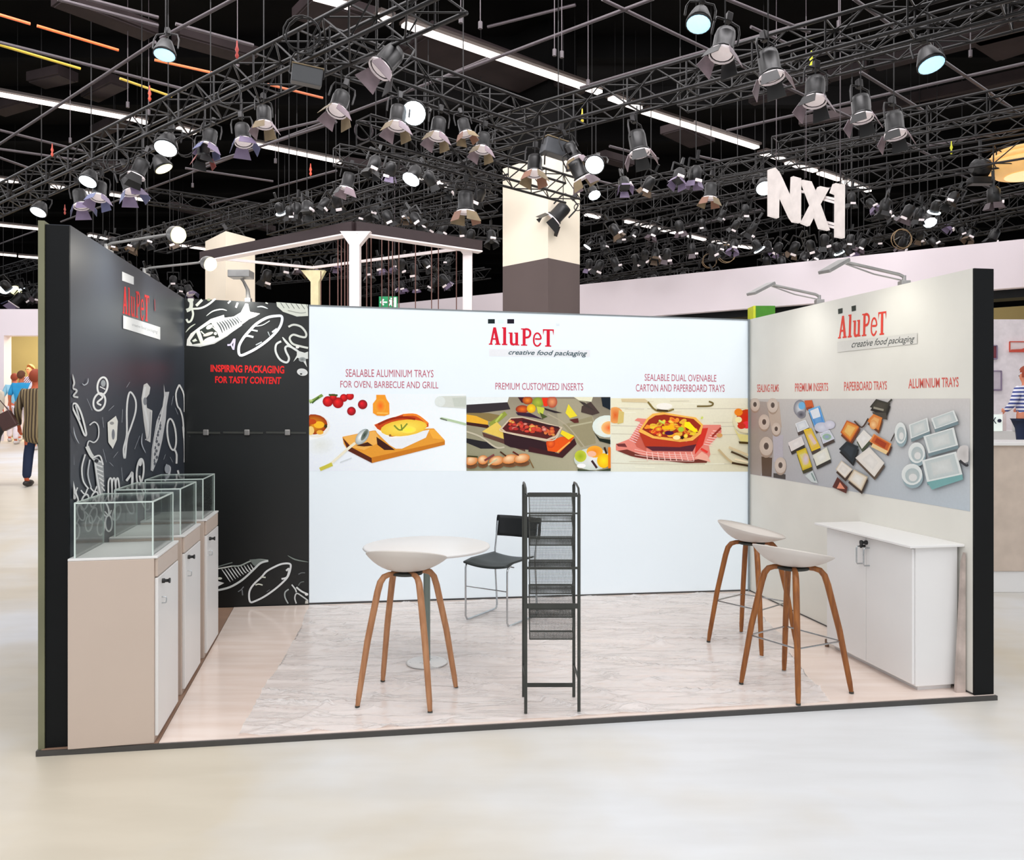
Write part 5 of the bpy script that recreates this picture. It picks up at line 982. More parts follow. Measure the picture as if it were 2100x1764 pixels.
# ---------------------------------------------------------------- people (one continuous body each; clothes and hair are their parts)
def skin(nodes, edges, name, mm, parent, sub=1, root=0):
    me = bpy.data.meshes.new(name); me.from_pydata([n[0] for n in nodes], edges, []); o = bpy.data.objects.new(name, me); COL.objects.link(o)
    md = o.modifiers.new('skin', 'SKIN'); md.use_smooth_shade = True
    for i, n in enumerate(nodes):
        sv = me.skin_vertices[0].data[i]; r = n[1]; sv.radius = r if isinstance(r, tuple) else (r, r); sv.use_root = (i == root)
    s2 = o.modifiers.new('sub', 'SUBSURF'); s2.levels = sub; s2.render_levels = sub
    bpy.context.view_layer.update(); dg = bpy.context.evaluated_depsgraph_get(); nm = bpy.data.meshes.new_from_object(o.evaluated_get(dg)); bpy.data.objects.remove(o); bpy.data.meshes.remove(me)
    nm.materials.clear(); nm.materials.append(mm); nm.name = name
    for p in nm.polygons: p.use_smooth = True; p.material_index = 0
    return link(name, nm, parent)
def person(label, px, pyfeet, Y, h, face, top, bottom, hair, skinc, arms='down', long_shirt=0, stripes=None, group=None, hair_kind='short', walk=0.06):
    P = Vector((xat(px, Y), Y, floor_z(Y))); t = thing('person', label, 'person', P, face); k = h / 1.75; V = lambda x, y, z: (x * k, y * k, z * k)
    sk = mat('skin', skinc, .55, namt=.04)
    n = [(V(0, 0, .95), (.14 * k, .1 * k)), (V(0, 0, 1.12), (.13 * k, .095 * k)), (V(0, 0, 1.32), (.155 * k, .1 * k)), (V(0, -.01, 1.44), (.09 * k, .07 * k)), (V(0, -.01, 1.50), .052 * k), (V(0, .01, 1.56), .062 * k), (V(0, .012, 1.63), (.078 * k, .092 * k)), (V(0, .006, 1.70), (.066 * k, .08 * k)), (V(0, .1, 1.605), .012 * k)]
    e = [(0, 1), (1, 2), (2, 3), (3, 4), (4, 5), (5, 6), (6, 7), (6, 8)]
    shirt = [(V(0, 0, .90 - long_shirt), ((.165 + long_shirt * .2) * k, (.125 + long_shirt * .15) * k)), (V(0, 0, 1.1), (.155 * k, .12 * k)), (V(0, 0, 1.32), (.185 * k, .125 * k)), (V(0, -.01, 1.44), (.115 * k, .085 * k)), (V(0, -.01, 1.485), .068 * k)]
    se = [(0, 1), (1, 2), (2, 3), (3, 4)]
    if long_shirt: se[0] = (0, 5); se.append((5, 1)); shirt.append((V(0, 0, .86), (.215 * k, .165 * k)))
    hp = .62 if long_shirt else 1.0; pants = [(V(0, 0, .93 - long_shirt * .4), (.15 * k * hp, .11 * k * hp))]; pe = []
    for s in (-1, 1):
        if arms == 'down' or (arms == 'one' and s > 0): el, wr, hd = V(s * .25, -.03, 1.14), V(s * .27, .05, .90), V(s * .27, .075, .83)
        elif arms == 'chest': el, wr, hd = V(s * .24, .04, 1.14), V(s * .10, .20, 1.12), V(s * .03, .22, 1.13)
        else: el, wr, hd = V(s * .25, .02, 1.16), V(s * .2, .2, 1.05), V(s * .17, .27, 1.05)
        i = len(n); n += [(V(s * .17, -.01, 1.41), .058 * k), (el, .042 * k), (wr, .027 * k), (hd, (.035 * k, .022 * k))]; e += [(2, i), (i, i + 1), (i + 1, i + 2), (i + 2, i + 3)]
        hv = Vector(hd); dv = (Vector(hd) - Vector(wr)).normalized(); sd = Vector((0, 1, 0)) if abs(dv.z) > .5 else Vector((0, 0, 1))
        for f in range(5):
            q = len(n); off = sd * ((f - 2) * .017 * k); ln = (.05, .075, .08, .075, .06)[f] * k
            if f == 0: a = hv + sd * (-.045 * k) - dv * .01; b = a + dv * ln * .7 + sd * (-.01 * k)
            else: a = hv + off + dv * ln * .55; b = hv + off + dv * ln + Vector((-s * .012 * k, 0, 0))
            n += [(tuple(a), .0105 * k), (tuple(b), .008 * k)]; e += [(i + 3, q), (q, q + 1)]
        j = len(shirt); shirt += [(V(s * .175, -.01, 1.405), .077 * k), (tuple(Vector(el) * 1.0), .062 * k)] ; se += [(2, j), (j, j + 1)]
        if top[1] == 'long': shirt.append((wr, .045 * k)); se.append((j + 1, j + 2))
        st = s * walk
        i = len(n); n += [(V(s * .09, 0, .86), .088 * k), (V(s * .1, .02 + st * .6, .48), .056 * k), (V(s * .1, -.02 + st, .09), .036 * k), (V(s * .105, .11 + st, .045), (.035 * k, .025 * k))]; e += [(0, i), (i, i + 1), (i + 1, i + 2), (i + 2, i + 3)]
        j = len(pants); pants += [(V(s * (.092 if hp == 1 else .07), 0, .84 - long_shirt * .45), .105 * k * (hp + .1 if hp < 1 else 1)), (V(s * .1, .02 + st * .6, .48), .078 * k), (V(s * .1, -.02 + st, .1), .066 * k)]; pe += [(0, j), (j, j + 1), (j + 1, j + 2)]
        m = MB(); bm = bmesh.new(); bmesh.ops.create_uvsphere(bm, u_segments=12, v_segments=8, radius=1)
        Mx = Matrix.Translation(V(s * .104, .05 + st, .045)) @ Matrix.Diagonal((.052 * k, .14 * k, .05 * k, 1)); bm.verts.index_update()
        m.add([v.co[:] for v in bm.verts], [[v.index for v in f.verts] for f in bm.faces], Mx, True); bm.free(); m.obj('shoe', bottom[1], t)
        m = MB(); bm = bmesh.new(); bmesh.ops.create_uvsphere(bm, u_segments=8, v_segments=6, radius=1); bm.verts.index_update()
        m.add([v.co[:] for v in bm.verts], [[v.index for v in f.verts] for f in bm.faces], Matrix.Translation(V(s * .03, .094, 1.635)) @ Matrix.Diagonal((.012 * k, .008 * k, .008 * k, 1)), True)
        bm.free(); m.obj('eye', M_black, t)
    skin(n, e, 'body', sk, t, 1); skin(shirt, se, 'shirt', top[0], t, 1); skin(pants, pe, 'trousers', bottom[0], t, 1)
    m = MB(); bm = bmesh.new(); bmesh.ops.create_uvsphere(bm, u_segments=18, v_segments=12, radius=1)
    bmesh.ops.delete(bm, geom=[v for v in bm.verts if v.co.z < (-.78 + max(0, v.co.y + .55) * 1.25)], context='VERTS'); bm.verts.index_update()
    sc = (.092, .104, .115) if hair_kind == 'short' else (.115, .12, .16)
    m.add([v.co[:] for v in bm.verts], [[v.index for v in f.verts] for f in bm.faces], Matrix.Translation(V(0, -.005, 1.645)) @ Matrix.Diagonal((sc[0] * k, sc[1] * k, sc[2] * k, 1)), True); bm.free(); m.obj('hair', hair, t)
    return t
def stripe_mat(name, a, b, scale, axis='X'):
    m = mat(name, a, .8); nt = m.node_tree; w = nt.nodes.new('ShaderNodeTexWave'); w.bands_direction = axis; w.inputs['Scale'].default_value = scale; w.inputs['Distortion'].default_value = .6
    tc = nt.nodes.new('ShaderNodeTexCoord'); nt.links.new(tc.outputs['Object'], w.inputs['Vector']); cr = nt.nodes.new('ShaderNodeValToRGB'); cr.color_ramp.elements[0].color = (*lin(a), 1); cr.color_ramp.elements[1].color = (*lin(b), 1); cr.color_ramp.elements[0].position = .4; cr.color_ramp.elements[1].position = .6
    nt.links.new(w.outputs['Fac'], cr.inputs[0]); nt.links.new(cr.outputs[0], nt.nodes['Principled BSDF'].inputs['Base Color']); return m
M_bl = mat('navy_cloth', (18, 34, 66), .8); M_wc = mat('white_cloth', (238, 226, 232), .8); M_blc = mat('black_cloth', (16, 14, 16), .8); M_shoe = mat('dark_shoe', (40, 34, 32)); M_wsh = mat('pale_shoe', (206, 200, 200))
H_br = mat('brown_hair', (96, 52, 26), .7, bump=.2, bscale=90); H_rd = mat('red_brown_hair', (150, 60, 30), .7, bump=.2, bscale=90); H_wh = mat('grey_hair', (206, 198, 196), .7, bump=.2, bscale=90); H_dk = mat('dark_hair', (50, 36, 30), .7, bump=.2, bscale=90)
person('person in a brown striped loose shirt and dark blue trousers walking beside the stand', 74, 992, 11.9, 1.72, .1, (stripe_mat('brown_stripe_cloth', (66, 52, 38), (140, 122, 88), 7, 'X'), 'long'), (M_bl, M_shoe), H_rd, (206, 96, 56), long_shirt=.30)
person('person in a bright blue polo shirt and white trousers seen from behind', 44, 909, 19.1, 1.74, .15, (mat('cyan_blue_cloth', (36, 150, 206), .8), 'short'), (M_wc, M_wsh), H_br, (196, 104, 66))
person('red-haired person in a pale blue shirt standing behind the blue polo shirt', 30, 905, 19.9, 1.68, .4, (mat('pale_blue_cloth', (150, 206, 230), .8), 'short'), (M_wc, M_wsh), H_rd, (226, 120, 90))
person('grey-haired person in a white shirt beside the stand edge', 84, 920, 17.6, 1.74, .2, (mat('white_shirt_cloth', (232, 228, 240), .8), 'short'), (M_wc, M_wsh), H_wh, (226, 150, 120))
person('tall fair person in a white and violet patterned top in the khaki opening', 62, 905, 21.3, 1.98, 2.9, (stripe_mat('violet_pattern_cloth', (232, 222, 236), (96, 70, 120), 9, 'DIAGONAL'), 'short'), (M_wc, M_wsh), mat('fair_hair', (232, 176, 110), .7), (240, 160, 110), arms='chest')
pw = person('person in a cream top and black trousers, cut by the photo edge', -20, 992, 11.9, 1.70, 1.4, (mat('cream_cloth', (214, 204, 186), .8), 'short'), (M_blc, M_shoe), H_dk, (176, 92, 56), arms='chest')
m = MB(); m.bbox(-.11, .11, -.05, .05, -.13, .12, .02); m.path([(-.09, 0, .12), (-.06, 0, .3), (.06, 0, .3), (.09, 0, .12)], .008, 6)
bgb = m.obj('handbag', mat('dark_brown_bag', (70, 40, 36), .5), None, label='dark brown handbag held at the hip of the cream-top person', cat='bag'); bgb.location = at(14, 862, 11.75); bgb.rotation_euler = (0, -.5, .2)
person('red-haired person in a blue and white striped shirt at the right edge', 2103, 0, 13.4, 1.74, .3, (stripe_mat('blue_stripe_cloth', (236, 236, 246), (70, 84, 150), 5, 'Z'), 'long'), (M_bl, M_shoe), H_rd, (220, 140, 110), arms='fwd', hair_kind='long')
# ---------------------------------------------------------------- ceiling rig
def truss(p, q, w, label, n=None, h=None, fine=True):
    p, q = Vector(p), Vector(q); h = h or w; d = q - p; L = d.length; t = thing('lighting_truss', label, 'truss', p, group='black lighting trusses of the ceiling rig')
    z = d.normalized(); x = Vector((0, 0, 1)).cross(z).normalized(); y = z.cross(x)
    cs = [x * (sx * w / 2) + y * (sy * h / 2) for sx, sy in ((-1, -1), (1, -1), (1, 1), (-1, 1))]; r = w * .062
    for c in cs: m = MB(); m.tube(c, c + d, r, 6); m.obj('chord', M_truss, t)
    n = n or max(3, int(L / (w * 1.15))); m = MB(); rb = r * .5
    for i in range(n):
        a, b = d * (i / n), d * ((i + 1) / n)
        for k in range(4):
            c1, c2 = cs[k], cs[(k + 1) % 4]
            if (i + k) % 2: c1, c2 = c2, c1
            m.tube(c1 + a, c2 + b, rb, 4)
            if i % 2 == 0: m.bar(c1 + a, c2 + a, rb * 1.6)
    m.obj('lattice', M_truss2, t, kind='stuff'); return t
LINES = []
def tr(a, b, za, zb, w, label, **k):
    LINES.append((a, b, za, w)); return truss(up(*a, za), up(*b, zb), w, label, **k)
tr((-60, 440), (930, -30), 6.4, 6.4, .44, 'heavy box truss rising from the wall top to the upper edge, hung with most spotlights')
tr((660, 98), (1075, 242), 6.45, 6.45, .40, 'box truss with four barn-door spotlights and a glowing lamp, above the white column frame')
tr((1000, 277), (2160, -45), 6.4, 6.4, .40, 'long box truss running up towards the right corner from above the cream pillar')
tr((1400, 200), (2160, 2), 6.7, 6.7, .36, 'box truss below the top right spotlights')
tr((1590, 306), (2160, 190), 6.4, 6.4, .34, 'box truss passing just above the hanging letters')
tr((1480, 350), (2160, 240), 6.9, 6.9, .34, 'box truss passing behind the hanging letters')
tr((1730, 374), (2160, 300), 6.2, 6.2, .34, 'box truss beside the round golden lamp')
tr((1750, 486), (2160, 398), 6.3, 6.3, .34, 'low box truss above the right end of the pale fascia')
tr((745, 268), (1175, 392), 5.7, 5.7, .36, 'short box truss ending in front of the cream pillar')
tr((330, 505), (1065, 285), 6.95, 6.95, .40, 'box truss crossing the middle below the glowing lamp')
tr((300, 402), (740, 462), 7.4, 7.4, .36, 'box truss above the white pavilion frame')
tr((690, 318), (1020, 380), 6.2, 6.2, .30, 'thin truss parallel to the one ending at the cream pillar')
for k, (a, b) in enumerate([((1190, 412), (1600, 330)), ((1190, 448), (1600, 368)), ((1192, 500), (1560, 415)), ((1192, 535), (1640, 452)), ((1192, 565), (1580, 500)), ((560, 470), (1030, 335)), ((600, 500), (1030, 390)), ((180, 520), (520, 430)), ((0, 560), (140, 520)), ((740, 470), (1030, 420)), ((1560, 545), (2160, 440)), ((1780, 440), (2160, 350)), ((640, 452), (1030, 480)), ((0, 600), (120, 585)), ((530, 520), (700, 500)), ((1192, 590), (1440, 560)), ((540, 575), (930, 540)), ((740, 600), (1000, 560))]):
    z = (6.4, 7.0, 6.6, 7.4, 6.1)[k % 5]; far = ['first', 'second', 'third', 'fourth', 'fifth', 'sixth', 'seventh', 'eighth', 'ninth', 'tenth', 'eleventh', 'twelfth', 'thirteenth', 'fourteenth', 'fifteenth', 'sixteenth', 'seventeenth', 'eighteenth'][k]
    side = 'right of the cream pillar' if a[0] in (1190, 1192) else ('above the pavilion frame' if 500 < a[0] < 1000 else ('beyond the black wall' if a[0] < 500 else 'above the pale fascia'))
    tr(a, b, z, z, .34, 'distant dark truss %s at about the %s row' % (side, far))
# plain pipes of the grid
def pipe(a, b, z, r, label, mm=None, nm='ceiling_pipe'):
    p, q = up(*a, z), up(*b, z); m = MB(); m.tube(Vector(), q - p, r, 7); o = m.obj(nm, mm or M_pipe, None, label=label, cat='pipe', group='pipes of the ceiling grid'); o.location = p; return o
PIPES = [((-20, 308), (318, 86), 7.2), ((330, 78), (485, -5), 7.2), ((125, 455), (1340, -3), 7.4), ((118, -2), (325, 53), 7.6), ((178, -3), (325, 36), 7.7), ((360, 49), (520, 93), 7.6), ((-5, 86), (382, 184), 7.5), ((-5, 266), (170, 310), 7.3),
         ((1235, -2), (1402, 78), 7.4), ((1402, 78), (1785, 260), 7.4), ((1750, -3), (1842, 62), 7.6), ((1922, 116), (2090, 232), 7.2), ((1765, 148), (1892, 226), 7.0), ((1488, -3), (1660, 66), 7.4), ((1400, 118), (1660, 45), 7.5), ((1660, 45), (1840, -4), 7.5),
         ((1490, 268), (1735, 212), 7.2), ((1735, 212), (2110, 128), 7.2), ((1190, 180), (1400, 118), 7.3), ((-5, 305), (170, 330), 7.0), ((-5, 322), (60, 345), 7.0), ((885, 168), (1000, 120), 7.7), ((1430, 320), (1475, 330), 7.0), ((1960, 355), (2055, 395), 6.9), ((1850, 290), (1930, 330), 6.9),
         ((400, 344), (690, 250), 7.2), ((1100, 340), (1345, 400), 6.3), ((-5, 502), (72, 474), 8.0), ((560, 270), (700, 238), 7.2), ((1250, 300), (1350, 326), 6.9), ((1000, 55), (1180, 10), 8.2), ((1540, 55), (1620, 92), 7.8), ((380, 345), (560, 372), 7.3), ((430, 420), (690, 350), 7.2), ((1390, 470), (1560, 430), 6.9), ((1490, 418), (1740, 380), 6.8), ((1900, 300), (2110, 262), 7.1), ((1990, 412), (2110, 395), 6.9)]
PL = []
for i, (a, b, z) in enumerate(PIPES):
    if i in (23, 26, 35): z += .55
    mx, my = (a[0] + b[0]) / 2, (a[1] + b[1]) / 2; dirn = 'rising' if (b[1] - a[1]) * (b[0] - a[0]) < 0 else 'falling'
    PL.append((a, b, z, 'thin grey pipe %s across the %s ceiling, %s' % (dirn, 'upper' if my < 130 else ('middle' if my < 290 else 'lower'), ['near the upper left corner', 'left of the heavy truss', 'above the cream pillar', 'near the hanging letters', 'towards the upper right corner'][min(4, int(mx / 430))])))
for k, (a, b, z, lab) in enumerate(PL):
    same = sorted([q[0][0] + q[1][0] for q in PL if q[3] == lab])
    pipe(a, b, z, .026, lab if len(same) == 1 else lab + ', ' + ['first', 'second', 'third', 'fourth'][same.index(a[0] + b[0])] + ' from left')
for a, b, c, lab in (((-5, 29), (62, 49), (230, 110, 60), 'orange cable tray at the upper left corner'), ((76, 53), (243, 103), (232, 108, 50), 'longer orange cable tray at the upper left'), ((317, 123), (443, 151), (210, 110, 60), 'orange cable tray beside the heavy truss'), ((549, 173), (662, 201), (180, 96, 60), 'dim orange cable tray right of the heavy truss'), ((-5, 91), (165, 141), (190, 160, 50), 'yellow cable at the left edge'), ((246, 161), (352, 198), (190, 160, 60), 'yellow cable left of the heavy truss')):
    pipe(a, b, 7.5, .022 if 'cable ' in lab else .028, lab, mat('cable_glow_colour', c, .5, emit=c, estr=.25), 'cable_tray')  # faint glow added to the tray and cable colours, they are no lamps
# dull brown ducts and ceiling panels
DUCTS = [((118, -8), (310, 66), .5), ((620, 5), (760, 50), .9), ((850, 75), (1100, 165), 1.1), ((1120, 172), (1180, 190), .8), ((360, 70), (520, 115), .5), ((1540, 205), (1700, 158), .22), ((1795, 132), (2110, 52), .24), ((1870, 202), (2110, 150), .24), ((1640, 250), (2110, 158), .2), ((75, 165), (140, 150), .45), ((185, 195), (245, 165), .4), ((1230, 318), (1290, 335), .4), ((200, 270), (260, 240), .35), ((-5, 225), (60, 205), .4), ((2040, 45), (2110, 95), 1.1), ((1700, 155), (1780, 135), .2), ((1380, 260), (1440, 290), .7), ((180, 330), (280, 350), .3), ((350, 420), (560, 470), .3), ((700, 330), (830, 350), .3)]
for i, (a, b, w) in enumerate(DUCTS):
    p, q = up(*a, 8.4), up(*b, 8.4); m = MB(); m.bar(Vector(), q - p, w, .18); m.bar((q - p) * .02 + Vector((0, 0, -.1)), (q - p) * .98 + Vector((0, 0, -.1)), w * .8, .03)
    o = m.obj('ceiling_duct', M_duct, None, label='dull brown flat duct under the black ceiling, %s' % ['near the upper left corner', 'beside the long bright tube at the top', 'under the long bright tube', 'at the end of the upper tube', 'left of the heavy truss', 'below the top right spotlights', 'near the upper right corner', 'right of the white blue lamp', 'beside the thin pipes at the right', 'with a flared end at the left', 'smaller one left of the heavy truss', 'under the second tube', 'above the left bright tube', 'at the left edge', 'wide one in the top right corner', 'between two spotlights at the right', 'under the middle bright tube', 'over the left lamps', 'above the pavilion frame', 'behind the crossing truss'][i], cat='duct', group='brown ducts under the ceiling'); o.location = p
# fluorescent battens
TUBES = [((645, -6), (716, 13)), ((772, 33), (802, 44)), ((828, 50), (1230, 190)), ((1252, 201), (1312, 223)), ((1320, 229), (1552, 303)), ((1562, 314), (1606, 327)), ((1614, 334), (1672, 351)), ((1680, 355), (1722, 369)), ((1730, 372), (1782, 392)),
         ((-10, 192), (276, 245)), ((278, 246), (300, 252)), ((364, 263), (400, 273)), ((511, 294), (700, 333)), ((838, 363), (870, 371)), ((885, 373), (918, 382)), ((-10, 368), (38, 374)), ((104, 382), (132, 386)), ((174, 395), (192, 398)), ((226, 399), (306, 412)),
         ((-10, 461), (90, 471)), ((-10, 521), (34, 525)), ((38, 526), (90, 530)), ((182, 483), (232, 492)), ((1281, 454), (1308, 460)), ((1312, 461), (1340, 467)), ((1345, 469), (1372, 475)), ((1376, 476), (1398, 480)), ((1412, 484), (1445, 492)), ((1462, 495), (1488, 500)), ((1490, 501), (1540, 509)), ((68, 596), (92, 600)), ((366, 503), (425, 512)), ((1200, 440), (1230, 447))]
ORD2 = ['first', 'second', 'third', 'fourth', 'fifth', 'sixth', 'seventh', 'eighth', 'ninth', 'tenth', 'eleventh', 'twelfth', 'thirteenth', 'fourteenth', 'fifteenth', 'sixteenth', 'seventeenth', 'eighteenth', 'nineteenth', 'twentieth', '21st', '22nd', '23rd']
W_ = ['the short tube cut by the top edge', 'short tube seen through the heavy truss at the top', 'longest bright tube in the upper middle', 'short tube behind the truss left of the middle bright tube', 'long bright tube in the upper right middle', 'first short tube right of the middle bright tube', 'short tube above the letter N', 'short tube behind the hanging letters', 'tube end right of the numeral one', 'long bright tube at the left edge', 'stub of the left bright tube at the truss', 'short tube beside the left glowing lamp', 'bright tube left of the crossing truss', 'short tube under the crossing truss', 'last short tube before the cream pillar']
for i, (a, b) in enumerate(TUBES):
    z = 8.0 if i < 19 else 7.3; p, q = up(*a, z), up(*b, z); d = q - p; w = .15 if i < 9 else (.14 if i < 19 else .12)
    lab = ('ceiling tube light: ' + W_[i]) if i < len(W_) else '%s small distant ceiling tube from the left, %s' % (ORD2[sorted(q[0][0] + q[0][1] * .001 for q in TUBES[len(W_):]).index(a[0] + a[1] * .001)], 'left of the black wall top' if a[0] < 100 else ('beyond the black wall' if a[0] < 600 else 'right of the cream pillar'))
    t = thing('tube_light', lab, 'ceiling light', p, group='fluorescent tube lights')
    M, L = MB().frame(Vector(), d); m = MB(); m.bar(Vector(), d, w, .05); m.obj('tube', M_tube, t, label='glowing tube')
    m = MB(); m.bar(Vector((0, 0, .065)), d + Vector((0, 0, .065)), w * 1.9, .05); m.obj('housing', M_tubeh, t)
    for f_ in (.15, .85): m = MB(); c_ = d * f_; m.tube(c_ + Vector((0, 0, .07)), c_ + Vector((0, 0, 9.6 - z)), .004, 4); m.obj('hanger_wire', M_wire, t)

# spotlights --------------------------------------------------------
def fresnel(name, label, s, flap, flap2, rim=True):          # barn-door spotlight pointing down local -Z, hanging point at origin
    t = thing(name, label, 'spotlight', (0, 0, 0)); 
    m = MB(); m.lathe([(.05, .06), (.09, .05), (.10, .0), (.10, -.16), (.115, -.17), (.115, -.2), (.105, -.2)], 16); m.obj('lamp_body', M_lamp_body, t)
    m = MB(); m.path([(-.14, 0, -.04), (-.14, 0, .1), (-.12, 0, .17), (0, 0, .19), (.12, 0, .17), (.14, 0, .1), (.14, 0, -.04)], .011, 6); m.obj('yoke', M_truss, t)
    m = MB(); m.bbox(-.03, .03, -.03, .03, .17, .27, .006); m.obj('clamp', M_truss, t)
    m = MB(); m.lathe([(.116, -.195), (.122, -.2), (.122, -.22), (.11, -.222)], 16, cap=False); m.lathe([(.1, -.2), (.02, -.205)], 16); m.obj('rim', M_rim if rim else M_truss, t, label='pale front ring')
    for k in range(4):
        a = k * math.pi / 2 + .5; Mk = Matrix.Rotation(a, 4, 'Z'); m = MB()
        w0, w1 = (.075, .115) if k % 2 == 0 else (.07, .09)
        vs = [(-w0, .12, -.215), (w0, .12, -.21), (w1, .175, -.34), (-w1, .175, -.34)]; m.add(vs + [(x, y + .006, z) for x, y, z in vs], [(0, 1, 2, 3), (4, 5, 6, 7), (0, 1, 5, 4), (1, 2, 6, 5), (2, 3, 7, 6), (3, 0, 4, 7)], Mk)
        m.obj('barn_door', flap if k % 2 else flap2, t)
    return t
def parlamp(name, label, glow):
    t = thing(name, label, 'spotlight', (0, 0, 0))
    m = MB(); m.lathe([(.03, .08), (.08, .05), (.11, -.02), (.145, -.12), (.15, -.16), (.14, -.16)], 18); m.obj('lamp_body', M_lamp_body, t)
    m = MB(); m.path([(-.17, 0, -.06), (-.17, 0, .08), (-.14, 0, .16), (0, 0, .18), (.14, 0, .16), (.17, 0, .08), (.17, 0, -.06)], .012, 6); m.obj('yoke', M_truss, t)
    m = MB(); m.bbox(-.03, .03, -.03, .03, .16, .26, .006); m.obj('clamp', M_truss, t)
    m = MB(); m.lathe([(.13, -.155), (.135, -.165), (.1, -.178), (.03, -.185)], 18); m.obj('lens', glow, t, label='glowing lens'); return t
def boxlamp(name, label):
    t = thing(name, label, 'spotlight', (0, 0, 0))
    m = MB(); m.bbox(-.2, .2, -.13, .13, -.28, -.06, .012); m.obj('lamp_body', mat('wash_light_grey', (74, 76, 80), .4), t)
    m = MB(); m.path([(-.22, 0, -.16), (-.22, 0, .02), (-.18, 0, .1), (0, 0, .12), (.18, 0, .1), (.22, 0, .02), (.22, 0, -.16)], .012, 6); m.obj('yoke', M_truss, t)
    m = MB(); m.bbox(-.03, .03, -.03, .03, .1, .2, .006); m.obj('clamp', M_truss, t)
    m = MB(); m.bbox(-.21, .21, -.14, .14, -.06, -.045, .004); m.obj('top_plate', M_flap, t, label='pale top plate'); return t
M_blueflap = mat('blue_grey_flap', (92, 96, 130), .5); M_redflap = mat('dull_red_flap', (124, 50, 44), .5); M_purp = mat('purple_grey_flap', (120, 106, 134), .5)
protos = {}
def hang(px, py, z, reach=115):
    best = None
    for a, b, zt_, w in LINES:
        if min(a[0], b[0]) + 4 < px < max(a[0], b[0]) - 4:
            yl = a[1] + (b[1] - a[1]) * (px - a[0]) / (b[0] - a[0]); Y = up(px, yl, zt_).y; bot = zt_ - w / 2
            gap = bot - (EZ + (HY - py) * Y / F)
            if gap > .30 and (best is None or gap < best[0]) and py - yl < reach: best = (gap, Y, bot)
    if best: return at(px, py, best[1]), best[2]
    return up(px, py, z), 9.6
def pole(P, top, par, s, M):
    if top - P.z < .15: return
    m = MB(); m.tube((0, 0, .12), (0, 0, (top - P.z) / s + .02), .009, 5); o = m.obj('hanger_pole', M_wire, None); o.location = P; o.scale = (s, s, s)
    o.parent = par; o.matrix_parent_inverse = M.inverted()
def place(kind, px, py, z, label, tilt=(0, 0), rz=0, s=1.0):
    P, top = hang(px, py, z); M = Matrix.Translation(P) @ Matrix.Rotation(rz, 4, 'Z') @ Matrix.Rotation(tilt[0], 4, 'X') @ Matrix.Rotation(tilt[1], 4, 'Y') @ Matrix.Diagonal((s, s, s, 1)).to_4x4() 
    if kind not in protos:
        t = KINDS_[kind](label); t.matrix_world = M; protos[kind] = t
    else: t = copy_thing(protos[kind], M, label)
    t['group'] = 'stage spotlights in the ceiling rig'; pole(P, top, t, 1.0, M); return t
KINDS_ = {'barn': lambda l: fresnel('spotlight', l, 1, M_flap, M_flap2), 'dark': lambda l: fresnel('spotlight', l, 1, M_lamp_body, M_flap2), 'blue': lambda l: fresnel('spotlight', l, 1, M_blueflap, M_purp), 'red': lambda l: fresnel('spotlight', l, 1, M_redflap, M_lamp_body, False), 'tan': lambda l: fresnel('spotlight', l, 1, mat('tan_flap', (136, 96, 76), .5), M_flap),
          'allblack': lambda l: fresnel('spotlight', l, 1, M_lamp_body, M_lamp_body, True), 'par': lambda l: parlamp('spotlight', l, M_glow), 'parblue': lambda l: parlamp('spotlight', l, M_glowblue), 'parwarm': lambda l: parlamp('spotlight', l, M_glowwarm), 'box': lambda l: boxlamp('spotlight', l)}
fwd = .45
